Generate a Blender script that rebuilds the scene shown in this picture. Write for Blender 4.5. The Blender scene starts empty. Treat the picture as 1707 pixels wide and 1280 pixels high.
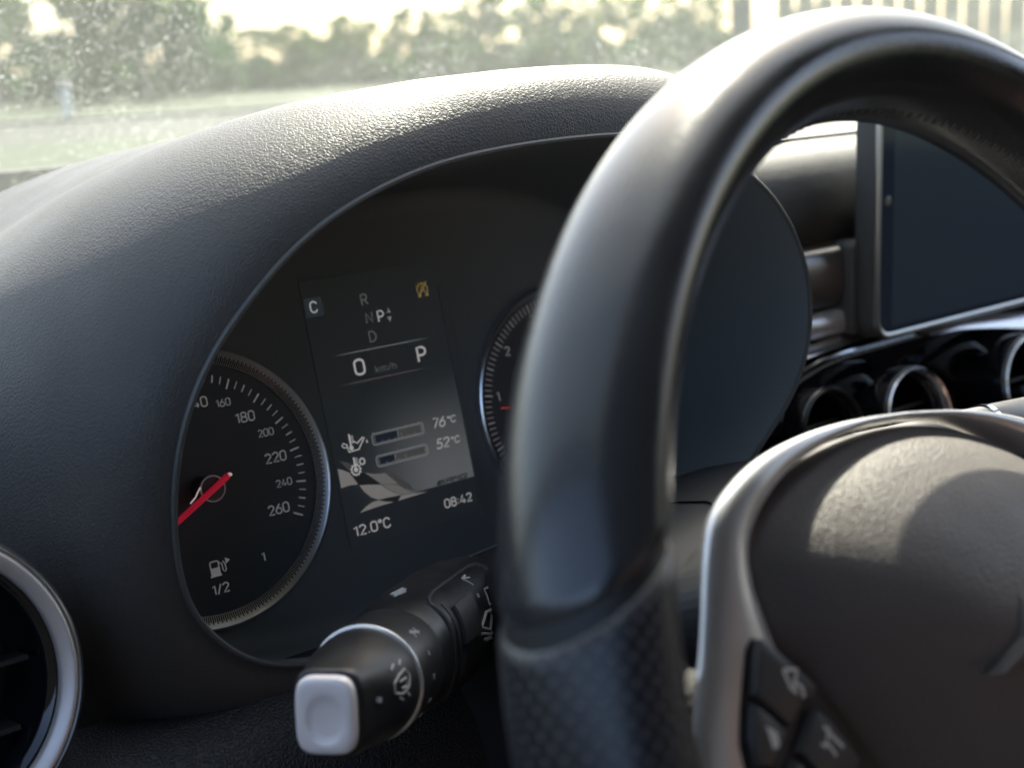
import bpy, bmesh, math, random
import numpy as np
from mathutils import Vector, Matrix

random.seed(7); RNG = np.random.default_rng(7)
S = 0.001                                   # modelling unit (about a millimetre) -> metres
TAU = math.radians(13.5)                    # how far the instrument face leans back
ct, st = math.cos(TAU), math.sin(TAU)
CLU = np.array([[1, 0, 0], [0, st, -ct], [0, ct, st]])      # instrument frame (right, up, towards driver) -> world

def CL(p):                                   # instrument frame (mm) -> world metres
    return (np.atleast_2d(np.asarray(p, float)) @ CLU.T) * S
def WD(p):                                   # world millimetres -> world metres
    return np.atleast_2d(np.asarray(p, float)) * S
# steering wheel frame, given in the instrument frame
WC = np.array([89.03, -62.35, 280.65]); _wt, _wy = .184, .107
E1 = np.array([math.cos(_wy), 0, -math.sin(_wy)]); E2 = np.array([0, math.cos(_wt), -math.sin(_wt)])
E2 = E2 - E1 * (E1 @ E2); E2 /= np.linalg.norm(E2); EN = np.cross(E1, E2)
def WH(p):
    p = np.atleast_2d(np.asarray(p, float)); return CL(WC + p[:, :1] * E1 + p[:, 1:2] * E2 + p[:, 2:3] * EN)
_rho = math.radians(-8)                      # the wheel is turned a little clockwise
def WT(p):                                   # turned wheel frame (hub, spokes, buttons)
    p = np.atleast_2d(np.asarray(p, float)).copy(); x, y = p[:, 0].copy(), p[:, 1].copy()
    p[:, 0] = x * math.cos(_rho) - y * math.sin(_rho); p[:, 1] = x * math.sin(_rho) + y * math.cos(_rho)
    return WH(p)

scene = bpy.context.scene; COL = scene.collection
# ------------------------------------------------------------------ camera
cam = bpy.data.cameras.new('camera'); camo = bpy.data.objects.new('camera', cam); COL.objects.link(camo); scene.camera = camo
CAMR = np.array([[0.78911908, 0.18121981, -0.58689902], [-0.18984114, 0.98066261, 0.04755201], [0.58416729, 0.07389338, 0.80826255]])
CAMC = np.array([-195.2443, 40.0074, 472.9448])
Rw = CLU @ CAMR; cpos = CL(CAMC)[0]
mw = Matrix.Identity(4)
for i in range(3):
    for j in range(3): mw[i][j] = Rw[i, j]
    mw[i][3] = cpos[i]
camo.matrix_world = mw
cam.sensor_fit = 'HORIZONTAL'; cam.sensor_width = 36; cam.lens = 2245.784 / 1707 * 36
cam.clip_start = 0.01; cam.clip_end = 2000
cam.dof.use_dof = True; cam.dof.focus_distance = 0.455; cam.dof.aperture_fstop = 11.5

# ------------------------------------------------------------------ light
SUN_AZ, SUN_EL = math.radians(47.5), math.radians(43.5)
world = bpy.data.worlds.new('World'); scene.world = world; world.use_nodes = True
wn = world.node_tree; wn.nodes.clear()
sky = wn.nodes.new('ShaderNodeTexSky'); sky.sky_type = 'NISHITA'; sky.sun_disc = False
sky.sun_elevation = SUN_EL; sky.sun_rotation = SUN_AZ; sky.dust_density = 3.0; sky.air_density = 0.8; sky.ozone_density = 0.2
bg = wn.nodes.new('ShaderNodeBackground'); bg.inputs['Strength'].default_value = 0.15
wo = wn.nodes.new('ShaderNodeOutputWorld')
wn.links.new(sky.outputs[0], bg.inputs[0]); wn.links.new(bg.outputs[0], wo.inputs[0])
sl = bpy.data.lights.new('sun', 'SUN'); sl.energy = 5.0; sl.angle = math.radians(0.5); sl.color = (1.0, 0.93, 0.80)
so_ = bpy.data.objects.new('sun', sl); COL.objects.link(so_)
sd = Vector((math.sin(SUN_AZ) * math.cos(SUN_EL), math.cos(SUN_AZ) * math.cos(SUN_EL), math.sin(SUN_EL)))
so_.rotation_euler = (-sd).to_track_quat('-Z', 'Y').to_euler(); so_.location = sd * 30
vs = scene.view_settings; scene.display_settings.display_device = 'sRGB'
vs.view_transform = 'Standard'; vs.look = 'None'; vs.gamma = 1.0; vs.use_curve_mapping = False; vs.exposure = 1.8
scene.cycles.max_bounces = 8; scene.cycles.transparent_max_bounces = 12
scene.cycles.use_denoising = True

# ------------------------------------------------------------------ materials
MATS = {}
def nd(nt, t, **k):
    n = nt.nodes.new(t)
    for a, b in k.items(): setattr(n, a, b)
    return n
def mat(name, col, rough=.5, metal=0., spec=.5, coat=0., sheen=0., emit=None, estr=0., aniso=0.):
    m = bpy.data.materials.new(name); m.use_nodes = True
    b = m.node_tree.nodes['Principled BSDF']
    b.inputs['Base Color'].default_value = (*col, 1); b.inputs['Roughness'].default_value = rough
    b.inputs['Metallic'].default_value = metal; b.inputs['Specular IOR Level'].default_value = spec
    b.inputs['Coat Weight'].default_value = coat; b.inputs['Coat Roughness'].default_value = .05
    b.inputs['Sheen Weight'].default_value = sheen
    if emit: b.inputs['Emission Color'].default_value = (*emit, 1); b.inputs['Emission Strength'].default_value = estr
    MATS[name] = m
    return m
def rough_noise(m, scale, lo, hi, detail=4):
    nt = m.node_tree; b = nt.nodes['Principled BSDF']
    tc = nd(nt, 'ShaderNodeTexCoord'); n = nd(nt, 'ShaderNodeTexNoise'); n.inputs['Scale'].default_value = scale; n.inputs['Detail'].default_value = detail
    mr = nd(nt, 'ShaderNodeMapRange'); mr.inputs['From Min'].default_value = .3; mr.inputs['From Max'].default_value = .7
    mr.inputs['To Min'].default_value = lo; mr.inputs['To Max'].default_value = hi
    nt.links.new(tc.outputs['Object'], n.inputs['Vector']); nt.links.new(n.outputs['Fac'], mr.inputs['Value']); nt.links.new(mr.outputs[0], b.inputs['Roughness'])
def leather(name, col, rough, cell, depth, spec=.5, fine=.3):
    """grained leather: warped cells with valleys between them, plus a finer pebble"""
    m = mat(name, col, rough, spec=spec); nt = m.node_tree; b = nt.nodes['Principled BSDF']; L = nt.links.new
    tc = nd(nt, 'ShaderNodeTexCoord')
    nz = nd(nt, 'ShaderNodeTexNoise'); nz.inputs['Scale'].default_value = .45 / cell; nz.inputs['Detail'].default_value = 3
    sb = nd(nt, 'ShaderNodeVectorMath', operation='SUBTRACT'); sb.inputs[1].default_value = (.5, .5, .5)
    sc = nd(nt, 'ShaderNodeVectorMath', operation='SCALE'); sc.inputs['Scale'].default_value = cell * 1.6
    ad = nd(nt, 'ShaderNodeVectorMath', operation='ADD')
    L(tc.outputs['Object'], nz.inputs['Vector']); L(nz.outputs['Color'], sb.inputs[0]); L(sb.outputs[0], sc.inputs[0]); L(sc.outputs[0], ad.inputs[0]); L(tc.outputs['Object'], ad.inputs[1])
    v = nd(nt, 'ShaderNodeTexVoronoi', feature='DISTANCE_TO_EDGE'); v.inputs['Scale'].default_value = 1 / cell
    L(ad.outputs[0], v.inputs['Vector'])
    mr = nd(nt, 'ShaderNodeMapRange', interpolation_type='SMOOTHSTEP'); mr.inputs['From Max'].default_value = .28
    L(v.outputs['Distance'], mr.inputs['Value'])
    n2 = nd(nt, 'ShaderNodeTexNoise'); n2.inputs['Scale'].default_value = 2.2 / cell; n2.inputs['Detail'].default_value = 3
    L(tc.outputs['Object'], n2.inputs['Vector'])
    mu = nd(nt, 'ShaderNodeMath', operation='MULTIPLY_ADD'); mu.inputs[1].default_value = fine
    L(n2.outputs['Fac'], mu.inputs[0]); L(mr.outputs[0], mu.inputs[2])
    bp = nd(nt, 'ShaderNodeBump'); bp.inputs['Strength'].default_value = 1.0; bp.inputs['Distance'].default_value = depth
    L(mu.outputs[0], bp.inputs['Height']); L(bp.outputs[0], b.inputs['Normal'])
    n3 = nd(nt, 'ShaderNodeTexNoise'); n3.inputs['Scale'].default_value = 30; n3.inputs['Detail'].default_value = 5
    L(tc.outputs['Object'], n3.inputs['Vector'])
    m3 = nd(nt, 'ShaderNodeMapRange'); m3.inputs['From Min'].default_value = .3; m3.inputs['From Max'].default_value = .7
    m3.inputs['To Min'].default_value = rough - .06; m3.inputs['To Max'].default_value = rough + .08
    L(n3.outputs['Fac'], m3.inputs['Value']); L(m3.outputs[0], b.inputs['Roughness'])
    return m

leather('hood_leather', (.058, .055, .052), .50, .0014, .000075)
_b = MATS['hood_leather'].node_tree.nodes['Principled BSDF']; _b.inputs['Sheen Weight'].default_value = .12; _b.inputs['Sheen Roughness'].default_value = .45   # sheen lobe, brightens surfaces seen at grazing angles
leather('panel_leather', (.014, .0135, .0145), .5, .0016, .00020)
leather('airbag_leather', (.115, .102, .093), .48, .0012, .00007)
leather('pad_leather', (.024, .024, .023), .6, .0016, .00008)
leather('rim_leather', (.032, .033, .034), .19, .0010, .000014, spec=.6)
mat('spoke_leather', (.016, .0155, .015), .7, spec=.2)
mat('seam_dark', (.008, .008, .008), .6)
mat('thread', (.13, .13, .125), .7)
mat('face_veil_grey', (.172, .182, .183), .6, spec=.4)  # black face lifted to grey: glare veil put into its colour
mat('dial_veil_grey', (.104, .107, .115), .5, spec=.4)  # dial greyed too, carrying the haze of glare in its base colour
mat('bezel_satin', (.085, .087, .084), .45, spec=.5)
mat('black_plastic', (.013, .013, .014), .42); rough_noise(MATS['black_plastic'], 90, .36, .48)
mat('soft_plastic', (.022, .022, .024), .55)
mat('emblem_satin', (.075, .072, .068), .35)
mat('button_plastic', (.055, .056, .057), .42)
mat('grained_plastic', (.020, .021, .021), .6)
mat('gloss_black', (.006, .006, .008), .08, spec=.5, coat=.4)
mat('screen_glass', (.062, .088, .112), .12, spec=.6)  # blue of reflected sky mixed into the glass colour
mat('screen_border', (.036, .050, .072), .08, spec=.6)
mat('casing_grey', (.065, .066, .064), .5)
mat('satin_silver', (.70, .70, .70), .27, metal=.65)
mat('ring_silver', (.70, .66, .64), .42, metal=.6)
mat('chrome', (.75, .75, .76), .10, metal=1.)
mat('dark_silver', (.30, .29, .28), .33, metal=1.)
mat('frame_silver', (.50, .50, .49), .3, metal=1.)
mat('cap_silver', (.86, .79, .76), .40, metal=.1)
mat('scale_silver', (.80, .78, .77), .30, metal=1.)
mat('dial_low', (.085, .097, .100), .5)
mat('print_grey', (.42, .41, .42), .6, emit=(.60, .58, .60), estr=0.042)
mat('icon_print', (.40, .40, .39), .6)
mat('button_print', (.65, .65, .63), .6)
mat('needle_red', (.62, .015, .04), .4, emit=(.8, .02, .06), estr=0.067)
mat('needle_light', (.6, .5, .5), .4, emit=(1, .82, .82), estr=0.092)
mat('hub_dark', (.10, .105, .105), .5)
mat('hub_line', (.62, .63, .62), .45, emit=(.6, .62, .62), estr=.012)
mat('lcd_white', (.05, .05, .05), .5, emit=(.62, .60, .60), estr=0.145)
mat('lcd_bright', (.05, .05, .05), .5, emit=(.62, .60, .60), estr=0.125)
mat('lcd_dim', (.03, .03, .03), .5, emit=(.45, .47, .46), estr=0.04)
mat('lcd_line', (.03, .03, .03), .5, emit=(.55, .58, .6), estr=0.067)
mat('lcd_line_red', (.03, .03, .03), .5, emit=(.6, .42, .48), estr=0.042)
mat('lcd_amber', (.03, .03, .03), .5, emit=(.75, .55, .22), estr=0.06)
mat('lcd_amber_dim', (.02, .02, .02), .5, emit=(.6, .5, .2), estr=0.010)
mat('lcd_box', (.02, .02, .02), .5, emit=(.35, .48, .58), estr=0.012)
mat('lcd_blue', (.01, .01, .01), .5, emit=(.06, .09, .16), estr=0.03)
mat('lcd_fill', (.02, .02, .02), .5, emit=(.5, .5, .5), estr=0.025)
mat('lcd_dark', (.008, .008, .008), .5)
mat('lcd_flag', (.03, .03, .03), .5, emit=(.56, .53, .52), estr=0.075)
mat('lcd_flag_mid', (.02, .02, .02), .5, emit=(.55, .53, .52), estr=0.055)
mat('lcd_flag_low', (.02, .02, .02), .5, emit=(.5, .5, .5), estr=0.023)
mat('lcd_flag_dark', (.03, .033, .034), .5, emit=(.5, .5, .5), estr=.004)
mat('tach_red', (.5, .02, .02), .5, emit=(.85, .08, .08), estr=0.092)
def lcd_base():
    m = mat('lcd_base', (.156, .168, .171), .6, spec=.35); nt = m.node_tree; b = nt.nodes['Principled BSDF']; L = nt.links.new  # base greyed to imitate glare over the screen
    uv = nd(nt, 'ShaderNodeUVMap'); sp = nd(nt, 'ShaderNodeSeparateXYZ'); L(uv.outputs[0], sp.inputs[0])
    # the screen's own picture: a grey glow that grows towards its lower right corner, above the footer line
    a = nd(nt, 'ShaderNodeMapRange', interpolation_type='SMOOTHSTEP'); a.inputs['From Min'].default_value = .62; a.inputs['From Max'].default_value = .16
    L(sp.outputs['Y'], a.inputs['Value'])
    c = nd(nt, 'ShaderNodeMapRange', interpolation_type='SMOOTHSTEP'); c.inputs['From Min'].default_value = .08; c.inputs['From Max'].default_value = .75
    L(sp.outputs['X'], c.inputs['Value'])
    g = nd(nt, 'ShaderNodeMath', operation='GREATER_THAN'); g.inputs[1].default_value = .143; L(sp.outputs['Y'], g.inputs[0])
    m1 = nd(nt, 'ShaderNodeMath', operation='MULTIPLY'); L(a.outputs[0], m1.inputs[0]); L(c.outputs[0], m1.inputs[1])
    m2 = nd(nt, 'ShaderNodeMath', operation='MULTIPLY'); L(m1.outputs[0], m2.inputs[0]); L(g.outputs[0], m2.inputs[1])
    m3 = nd(nt, 'ShaderNodeMath', operation='MULTIPLY_ADD'); m3.inputs[1].default_value = .04; m3.inputs[2].default_value = .0012; L(m2.outputs[0], m3.inputs[0])
    b.inputs['Emission Color'].default_value = (.52, .54, .55, 1); L(m3.outputs[0], b.inputs['Emission Strength'])
lcd_base()
def perforated():
    m = mat('perforated_leather', (.018, .018, .020), .36, spec=.5); nt = m.node_tree; b = nt.nodes['Principled BSDF']; L = nt.links.new
    uv = nd(nt, 'ShaderNodeUVMap'); mp = nd(nt, 'ShaderNodeMapping'); mp.inputs['Rotation'].default_value = (0, 0, math.radians(45)); mp.inputs['Scale'].default_value = (.36, .36, .36)
    L(uv.outputs[0], mp.inputs[0])
    v = nd(nt, 'ShaderNodeTexVoronoi', voronoi_dimensions='2D'); v.inputs['Scale'].default_value = 1; v.inputs['Randomness'].default_value = 0
    L(mp.outputs[0], v.inputs['Vector'])
    mr = nd(nt, 'ShaderNodeMapRange', interpolation_type='SMOOTHSTEP'); mr.inputs['From Min'].default_value = .17; mr.inputs['From Max'].default_value = .25
    L(v.outputs['Distance'], mr.inputs['Value'])
    mx = nd(nt, 'ShaderNodeMix', data_type='RGBA'); mx.inputs['A'].default_value = (.08, .08, .083, 1); mx.inputs['B'].default_value = (.018, .018, .020, 1)
    L(mr.outputs[0], mx.inputs['Factor']); L(mx.outputs['Result'], b.inputs['Base Color'])
    bp = nd(nt, 'ShaderNodeBump'); bp.inputs['Distance'].default_value = .0004; L(mr.outputs[0], bp.inputs['Height']); L(bp.outputs[0], b.inputs['Normal'])
perforated()
def wrinkled():
    m = MATS['spoke_leather']; nt = m.node_tree; b = nt.nodes['Principled BSDF']; L = nt.links.new
    tc = nd(nt, 'ShaderNodeTexCoord'); mp = nd(nt, 'ShaderNodeMapping'); mp.inputs['Scale'].default_value = (130, 130, 330)
    n = nd(nt, 'ShaderNodeTexNoise'); n.inputs['Scale'].default_value = 1.; n.inputs['Detail'].default_value = 2; n.inputs['Distortion'].default_value = .8
    L(tc.outputs['Object'], mp.inputs[0]); L(mp.outputs[0], n.inputs['Vector'])
    bp = nd(nt, 'ShaderNodeBump'); bp.inputs['Distance'].default_value = .0035; L(n.outputs['Fac'], bp.inputs['Height']); L(bp.outputs[0], b.inputs['Normal'])
wrinkled()
def simple_noise_mat(name, c1, c2, scale, rough=.8, detail=5):
    m = mat(name, c1, rough, spec=.2); nt = m.node_tree; b = nt.nodes['Principled BSDF']; L = nt.links.new
    tc = nd(nt, 'ShaderNodeTexCoord'); n = nd(nt, 'ShaderNodeTexNoise'); n.inputs['Scale'].default_value = scale; n.inputs['Detail'].default_value = detail
    r = nd(nt, 'ShaderNodeMapRange'); r.inputs['From Min'].default_value = .35; r.inputs['From Max'].default_value = .65
    mx = nd(nt, 'ShaderNodeMix', data_type='RGBA'); mx.inputs['A'].default_value = (*c1, 1); mx.inputs['B'].default_value = (*c2, 1)
    L(tc.outputs['Object'], n.inputs['Vector']); L(n.outputs['Fac'], r.inputs['Value']); L(r.outputs[0], mx.inputs['Factor']); L(mx.outputs['Result'], b.inputs['Base Color'])
    return m
simple_noise_mat('grass_mat', (.013, .028, .006), (.022, .036, .009), .5)
simple_noise_mat('asphalt_mat', (.016, .020, .017), (.026, .030, .024), 1.2)
simple_noise_mat('kerb_mat', (.14, .135, .12), (.19, .18, .16), 2.)
simple_noise_mat('bark_mat', (.06, .05, .035), (.10, .085, .06), 6.)
mat('lining_grey', (.17, .17, .17), .9, spec=.1); mat('cabin_dark', (.03, .03, .032), .8, spec=.2); mat('seat_warm', (.34, .23, .19), .8, spec=.2)
def leafmat(name, c1, c2):
    m = bpy.data.materials.new(name); m.use_nodes = True; nt = m.node_tree; nt.nodes.clear(); L = nt.links.new; MATS[name] = m
    o = nd(nt, 'ShaderNodeOutputMaterial'); d = nd(nt, 'ShaderNodeBsdfDiffuse'); t = nd(nt, 'ShaderNodeBsdfTranslucent'); mx = nd(nt, 'ShaderNodeMixShader'); mx.inputs[0].default_value = .4
    tc = nd(nt, 'ShaderNodeTexCoord'); n = nd(nt, 'ShaderNodeTexNoise'); n.inputs['Scale'].default_value = .9; n.inputs['Detail'].default_value = 3
    c = nd(nt, 'ShaderNodeMix', data_type='RGBA'); c.inputs['A'].default_value = (*c1, 1); c.inputs['B'].default_value = (*c2, 1)
    r = nd(nt, 'ShaderNodeMapRange'); r.inputs['From Min'].default_value = .35; r.inputs['From Max'].default_value = .65
    L(tc.outputs['Object'], n.inputs['Vector']); L(n.outputs['Fac'], r.inputs['Value']); L(r.outputs[0], c.inputs['Factor'])
    L(c.outputs['Result'], d.inputs[0]); L(c.outputs['Result'], t.inputs[0]); L(d.outputs[0], mx.inputs[1]); L(t.outputs[0], mx.inputs[2]); L(mx.outputs[0], o.inputs[0])
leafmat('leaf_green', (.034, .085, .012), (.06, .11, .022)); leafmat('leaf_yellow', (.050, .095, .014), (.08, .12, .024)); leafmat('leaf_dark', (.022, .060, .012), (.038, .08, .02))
leafmat('slat_pale', (.30, .29, .24), (.36, .35, .28))
mat('post_dark', (.05, .055, .06), .6); mat('post_pale', (.5, .5, .5), .6)
def glassmat():
    m = bpy.data.materials.new('dusty_glass'); m.use_nodes = True; nt = m.node_tree; nt.nodes.clear(); L = nt.links.new; MATS['dusty_glass'] = m
    o = nd(nt, 'ShaderNodeOutputMaterial'); tr = nd(nt, 'ShaderNodeBsdfTransparent'); tr.inputs[0].default_value = (.74, .77, .74, 1)
    tl = nd(nt, 'ShaderNodeBsdfTranslucent'); tl.inputs[0].default_value = (.82, .90, .82, 1)
    tc = nd(nt, 'ShaderNodeTexCoord')
    def specks(scale, radius, seedoff, keep):
        mp = nd(nt, 'ShaderNodeMapping'); mp.inputs['Location'].default_value = (seedoff, seedoff * 1.7, seedoff * .3)
        nz = nd(nt, 'ShaderNodeTexNoise'); nz.inputs['Scale'].default_value = scale * 1.1; nz.inputs['Detail'].default_value = 1
        s1 = nd(nt, 'ShaderNodeVectorMath', operation='SUBTRACT'); s1.inputs[1].default_value = (.5, .5, .5)
        s2 = nd(nt, 'ShaderNodeVectorMath', operation='SCALE'); s2.inputs['Scale'].default_value = .9 / scale
        s3 = nd(nt, 'ShaderNodeVectorMath', operation='ADD')
        L(tc.outputs['Object'], mp.inputs[0]); L(mp.outputs[0], nz.inputs['Vector']); L(nz.outputs['Color'], s1.inputs[0]); L(s1.outputs[0], s2.inputs[0]); L(s2.outputs[0], s3.inputs[0]); L(mp.outputs[0], s3.inputs[1])
        v = nd(nt, 'ShaderNodeTexVoronoi'); v.inputs['Scale'].default_value = scale; L(s3.outputs[0], v.inputs['Vector'])
        sp = nd(nt, 'ShaderNodeSeparateColor'); L(v.outputs['Color'], sp.inputs[0])
        rr = nd(nt, 'ShaderNodeMath', operation='MULTIPLY'); rr.inputs[1].default_value = radius; L(sp.outputs['Green'], rr.inputs[0])
        lt = nd(nt, 'ShaderNodeMath', operation='LESS_THAN'); L(v.outputs['Distance'], lt.inputs[0]); L(rr.outputs[0], lt.inputs[1])
        k = nd(nt, 'ShaderNodeMath', operation='LESS_THAN'); k.inputs[1].default_value = keep; L(sp.outputs['Red'], k.inputs[0])
        mu = nd(nt, 'ShaderNodeMath', operation='MULTIPLY'); L(lt.outputs[0], mu.inputs[0]); L(k.outputs[0], mu.inputs[1])
        return mu
    a = specks(560, .26, 0.0, .5); b = specks(1000, .34, 3.1, .7); c = specks(210, .13, 7.7, .4)
    m1 = nd(nt, 'ShaderNodeMath', operation='MAXIMUM'); L(a.outputs[0], m1.inputs[0]); L(c.outputs[0], m1.inputs[1])
    mb = nd(nt, 'ShaderNodeMath', operation='MULTIPLY'); mb.inputs[1].default_value = .55; L(b.outputs[0], mb.inputs[0])
    m2 = nd(nt, 'ShaderNodeMath', operation='MAXIMUM'); L(m1.outputs[0], m2.inputs[0]); L(mb.outputs[0], m2.inputs[1])
    # an uneven film of dried dust
    fn = nd(nt, 'ShaderNodeTexNoise'); fn.inputs['Scale'].default_value = 9; fn.inputs['Detail'].default_value = 6; L(tc.outputs['Object'], fn.inputs['Vector'])
    fr = nd(nt, 'ShaderNodeMapRange'); fr.inputs['From Min'].default_value = .3; fr.inputs['From Max'].default_value = .7; fr.inputs['To Min'].default_value = FILM * .8; fr.inputs['To Max'].default_value = FILM * 1.2
    L(fn.outputs['Fac'], fr.inputs['Value'])
    sp_ = nd(nt, 'ShaderNodeMath', operation='MULTIPLY'); L(m2.outputs[0], sp_.inputs[0])
    dn = nd(nt, 'ShaderNodeTexNoise'); dn.inputs['Scale'].default_value = 6.5; dn.inputs['Detail'].default_value = 5; L(tc.outputs['Object'], dn.inputs['Vector'])
    dr = nd(nt, 'ShaderNodeMapRange'); dr.inputs['From Min'].default_value = .35; dr.inputs['From Max'].default_value = .68; dr.inputs['To Min'].default_value = .12; dr.inputs['To Max'].default_value = 1.15
    L(dn.outputs['Fac'], dr.inputs['Value']); L(dr.outputs[0], sp_.inputs[1])
    m3 = nd(nt, 'ShaderNodeMath', operation='MAXIMUM'); L(sp_.outputs[0], m3.inputs[0]); L(fr.outputs[0], m3.inputs[1])
    mx = nd(nt, 'ShaderNodeMixShader'); L(m3.outputs[0], mx.inputs[0]); L(tr.outputs[0], mx.inputs[1]); L(tl.outputs[0], mx.inputs[2])
    gl = nd(nt, 'ShaderNodeBsdfGlossy'); gl.inputs['Roughness'].default_value = .02; fz = nd(nt, 'ShaderNodeFresnel'); fz.inputs[0].default_value = 1.3
    fm = nd(nt, 'ShaderNodeMath', operation='MULTIPLY'); fm.inputs[1].default_value = .10; L(fz.outputs[0], fm.inputs[0])
    mg = nd(nt, 'ShaderNodeMixShader'); L(fm.outputs[0], mg.inputs[0]); L(mx.outputs[0], mg.inputs[1]); L(gl.outputs[0], mg.inputs[2])
    L(mg.outputs[0], o.inputs[0])
FILM = .056
glassmat()

# ------------------------------------------------------------------ builders
def thing(name, label, cat, loc=(0, 0, 0), group=None):
    o = bpy.data.objects.new(name, None); COL.objects.link(o); o.empty_display_size = .02
    o.location = loc; o['label'] = label; o['category'] = cat
    if group: o['group'] = group
    return o
def wloc(o):
    v = Vector((0, 0, 0))
    while o is not None: v = v + o.location; o = o.parent
    return v
class MB:
    def __init__(s): s.v = []; s.f = []; s.uv = None
    def add(s, verts, faces):
        n = len(s.v); s.v += [tuple(map(float, p)) for p in verts]; s.f += [tuple(i + n for i in f) for f in faces]
        return s
    def grid(s, rows, close_u=False, close_v=False, flip=False):
        """rows: list of point lists of equal length"""
        R, C = len(rows), len(rows[0]); V = [p for r in rows for p in r]; F = []
        for i in range(R - (0 if close_u else 1)):
            for j in range(C - (0 if close_v else 1)):
                a, b, c, d = i * C + j, i * C + (j + 1) % C, ((i + 1) % R) * C + (j + 1) % C, ((i + 1) % R) * C + j
                F.append((a, d, c, b) if flip else (a, b, c, d))
        return s.add(V, F)
    def prism(s, poly, z0, z1, bevel=0.):
        """flat outline (x, y) given some depth along the frame's third axis; z1 is the face towards the viewer"""
        P = np.asarray(poly, float); n = len(P)
        ar = sum(P[i - 1, 0] * P[i, 1] - P[i, 0] * P[i - 1, 1] for i in range(n))
        if ar < 0: P = P[::-1]
        loops = [(P, z0)]
        if bevel > 0:
            c = inset(P, bevel); loops += [(P, z1 - bevel), ((P + c) / 2 * 1.0 + (P - c) * .2, z1 - bevel * .3), (c, z1)]
        else: loops += [(P, z1)]
        V = [(x, y, z) for L, z in loops for x, y in L]; F = []
        for k in range(len(loops) - 1):
            for i in range(n): F.append((k * n + i, k * n + (i + 1) % n, (k + 1) * n + (i + 1) % n, (k + 1) * n + i))
        F.append(tuple((len(loops) - 1) * n + i for i in range(n))); F.append(tuple(reversed(range(n))))
        return s.add(V, F)
    def stroke(s, pts, w, z0=0., z1=.12, closed=False):
        P = np.asarray(pts, float); n = len(P); Lf = []; Rt = []
        for i in range(n):
            a = P[(i - 1) % n] if (closed or i > 0) else P[i]; b = P[(i + 1) % n] if (closed or i < n - 1) else P[i]
            t = b - a; t = t / (np.linalg.norm(t) + 1e-9); nn = np.array([-t[1], t[0]]) * w / 2
            Lf.append(P[i] + nn); Rt.append(P[i] - nn)
        rows = []
        for i in range(n): rows.append([(*Lf[i], z0), (*Lf[i], z1), (*Rt[i], z1), (*Rt[i], z0)])
        s.grid(rows, close_u=closed, close_v=True, flip=True)
        if not closed:
            k = len(s.v) - 4 * n; s.f += [(k, k + 1, k + 2, k + 3), tuple(k + 4 * (n - 1) + j for j in (3, 2, 1, 0))]
        return s
    def tube(s, pts, r, n=10, closed=False, caps=True):
        P = np.asarray(pts, float); N = len(P); rs = r if hasattr(r, '__len__') else [r] * N; rows = []; up = None
        for i in range(N):
            a = P[(i - 1) % N] if (closed or i > 0) else P[i]; b = P[(i + 1) % N] if (closed or i < N - 1) else P[i]
            t = (b - a) / (np.linalg.norm(b - a) + 1e-12)
            if up is None: up = np.array([0, 0, 1.]) if abs(t[2]) < .9 else np.array([1., 0, 0])
            x = up - t * (up @ t); x /= np.linalg.norm(x); y = np.cross(t, x); up = x
            rows.append([P[i] + rs[i] * (math.cos(q) * x + math.sin(q) * y) for q in np.linspace(0, 2 * math.pi, n, endpoint=False)])
        s.grid(rows, close_u=closed, close_v=True)
        if not closed and caps:
            k = len(s.v) - n * N; s.f += [tuple(range(k + n - 1, k - 1, -1)), tuple(k + n * (N - 1) + j for j in range(n))]
        return s
    def lathe(s, prof, n=48, axis=None, origin=(0, 0, 0), xdir=None, shape=None, caps=False):
        """prof: (radius, height) along axis; shape(angle, k) scales the radius"""
        ax = np.array(axis if axis is not None else (0, 0, 1.), float); ax /= np.linalg.norm(ax)
        x = np.array(xdir if xdir is not None else ((1, 0, 0) if abs(ax[0]) < .9 else (0, 1, 0)), float); x -= ax * (ax @ x); x /= np.linalg.norm(x); y = np.cross(ax, x)
        o = np.array(origin, float); rows = []
        for k, (r, h) in enumerate(prof):
            rows.append([o + ax * h + r * (shape(q, k) if shape else 1.) * (math.cos(q) * x + math.sin(q) * y) for q in np.linspace(0, 2 * math.pi, n, endpoint=False)])
        s.grid(rows, close_v=True)
        if caps:
            k = len(s.v) - n * len(prof); s.f += [tuple(range(k + n - 1, k - 1, -1)), tuple(k + n * (len(prof) - 1) + j for j in range(n))]
        return s
    def build(s, name, m, parent=None, frame=WD, smooth=True, angle=35, uv=None, sub=0, kind=None):
        W = frame(np.array(s.v)); off = np.array(wloc(parent)) if parent else np.zeros(3)
        me = bpy.data.meshes.new(name); me.from_pydata((W - off).tolist(), [], s.f); me.update()
        bm = bmesh.new(); bm.from_mesh(me); bmesh.ops.remove_doubles(bm, verts=bm.verts, dist=1e-7)
        bmesh.ops.recalc_face_normals(bm, faces=bm.faces); bm.to_mesh(me); bm.free()
        o = bpy.data.objects.new(name, me); COL.objects.link(o)
        if parent: o.parent = parent
        me.materials.append(MATS[m] if isinstance(m, str) else m)
        if smooth:
            me.polygons.foreach_set('use_smooth', [True] * len(me.polygons))
            me.set_sharp_from_angle(angle=math.radians(angle))
        if sub:
            md = o.modifiers.new('sub', 'SUBSURF'); md.levels = sub; md.render_levels = sub
        if kind: o['kind'] = kind
        return o
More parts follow.
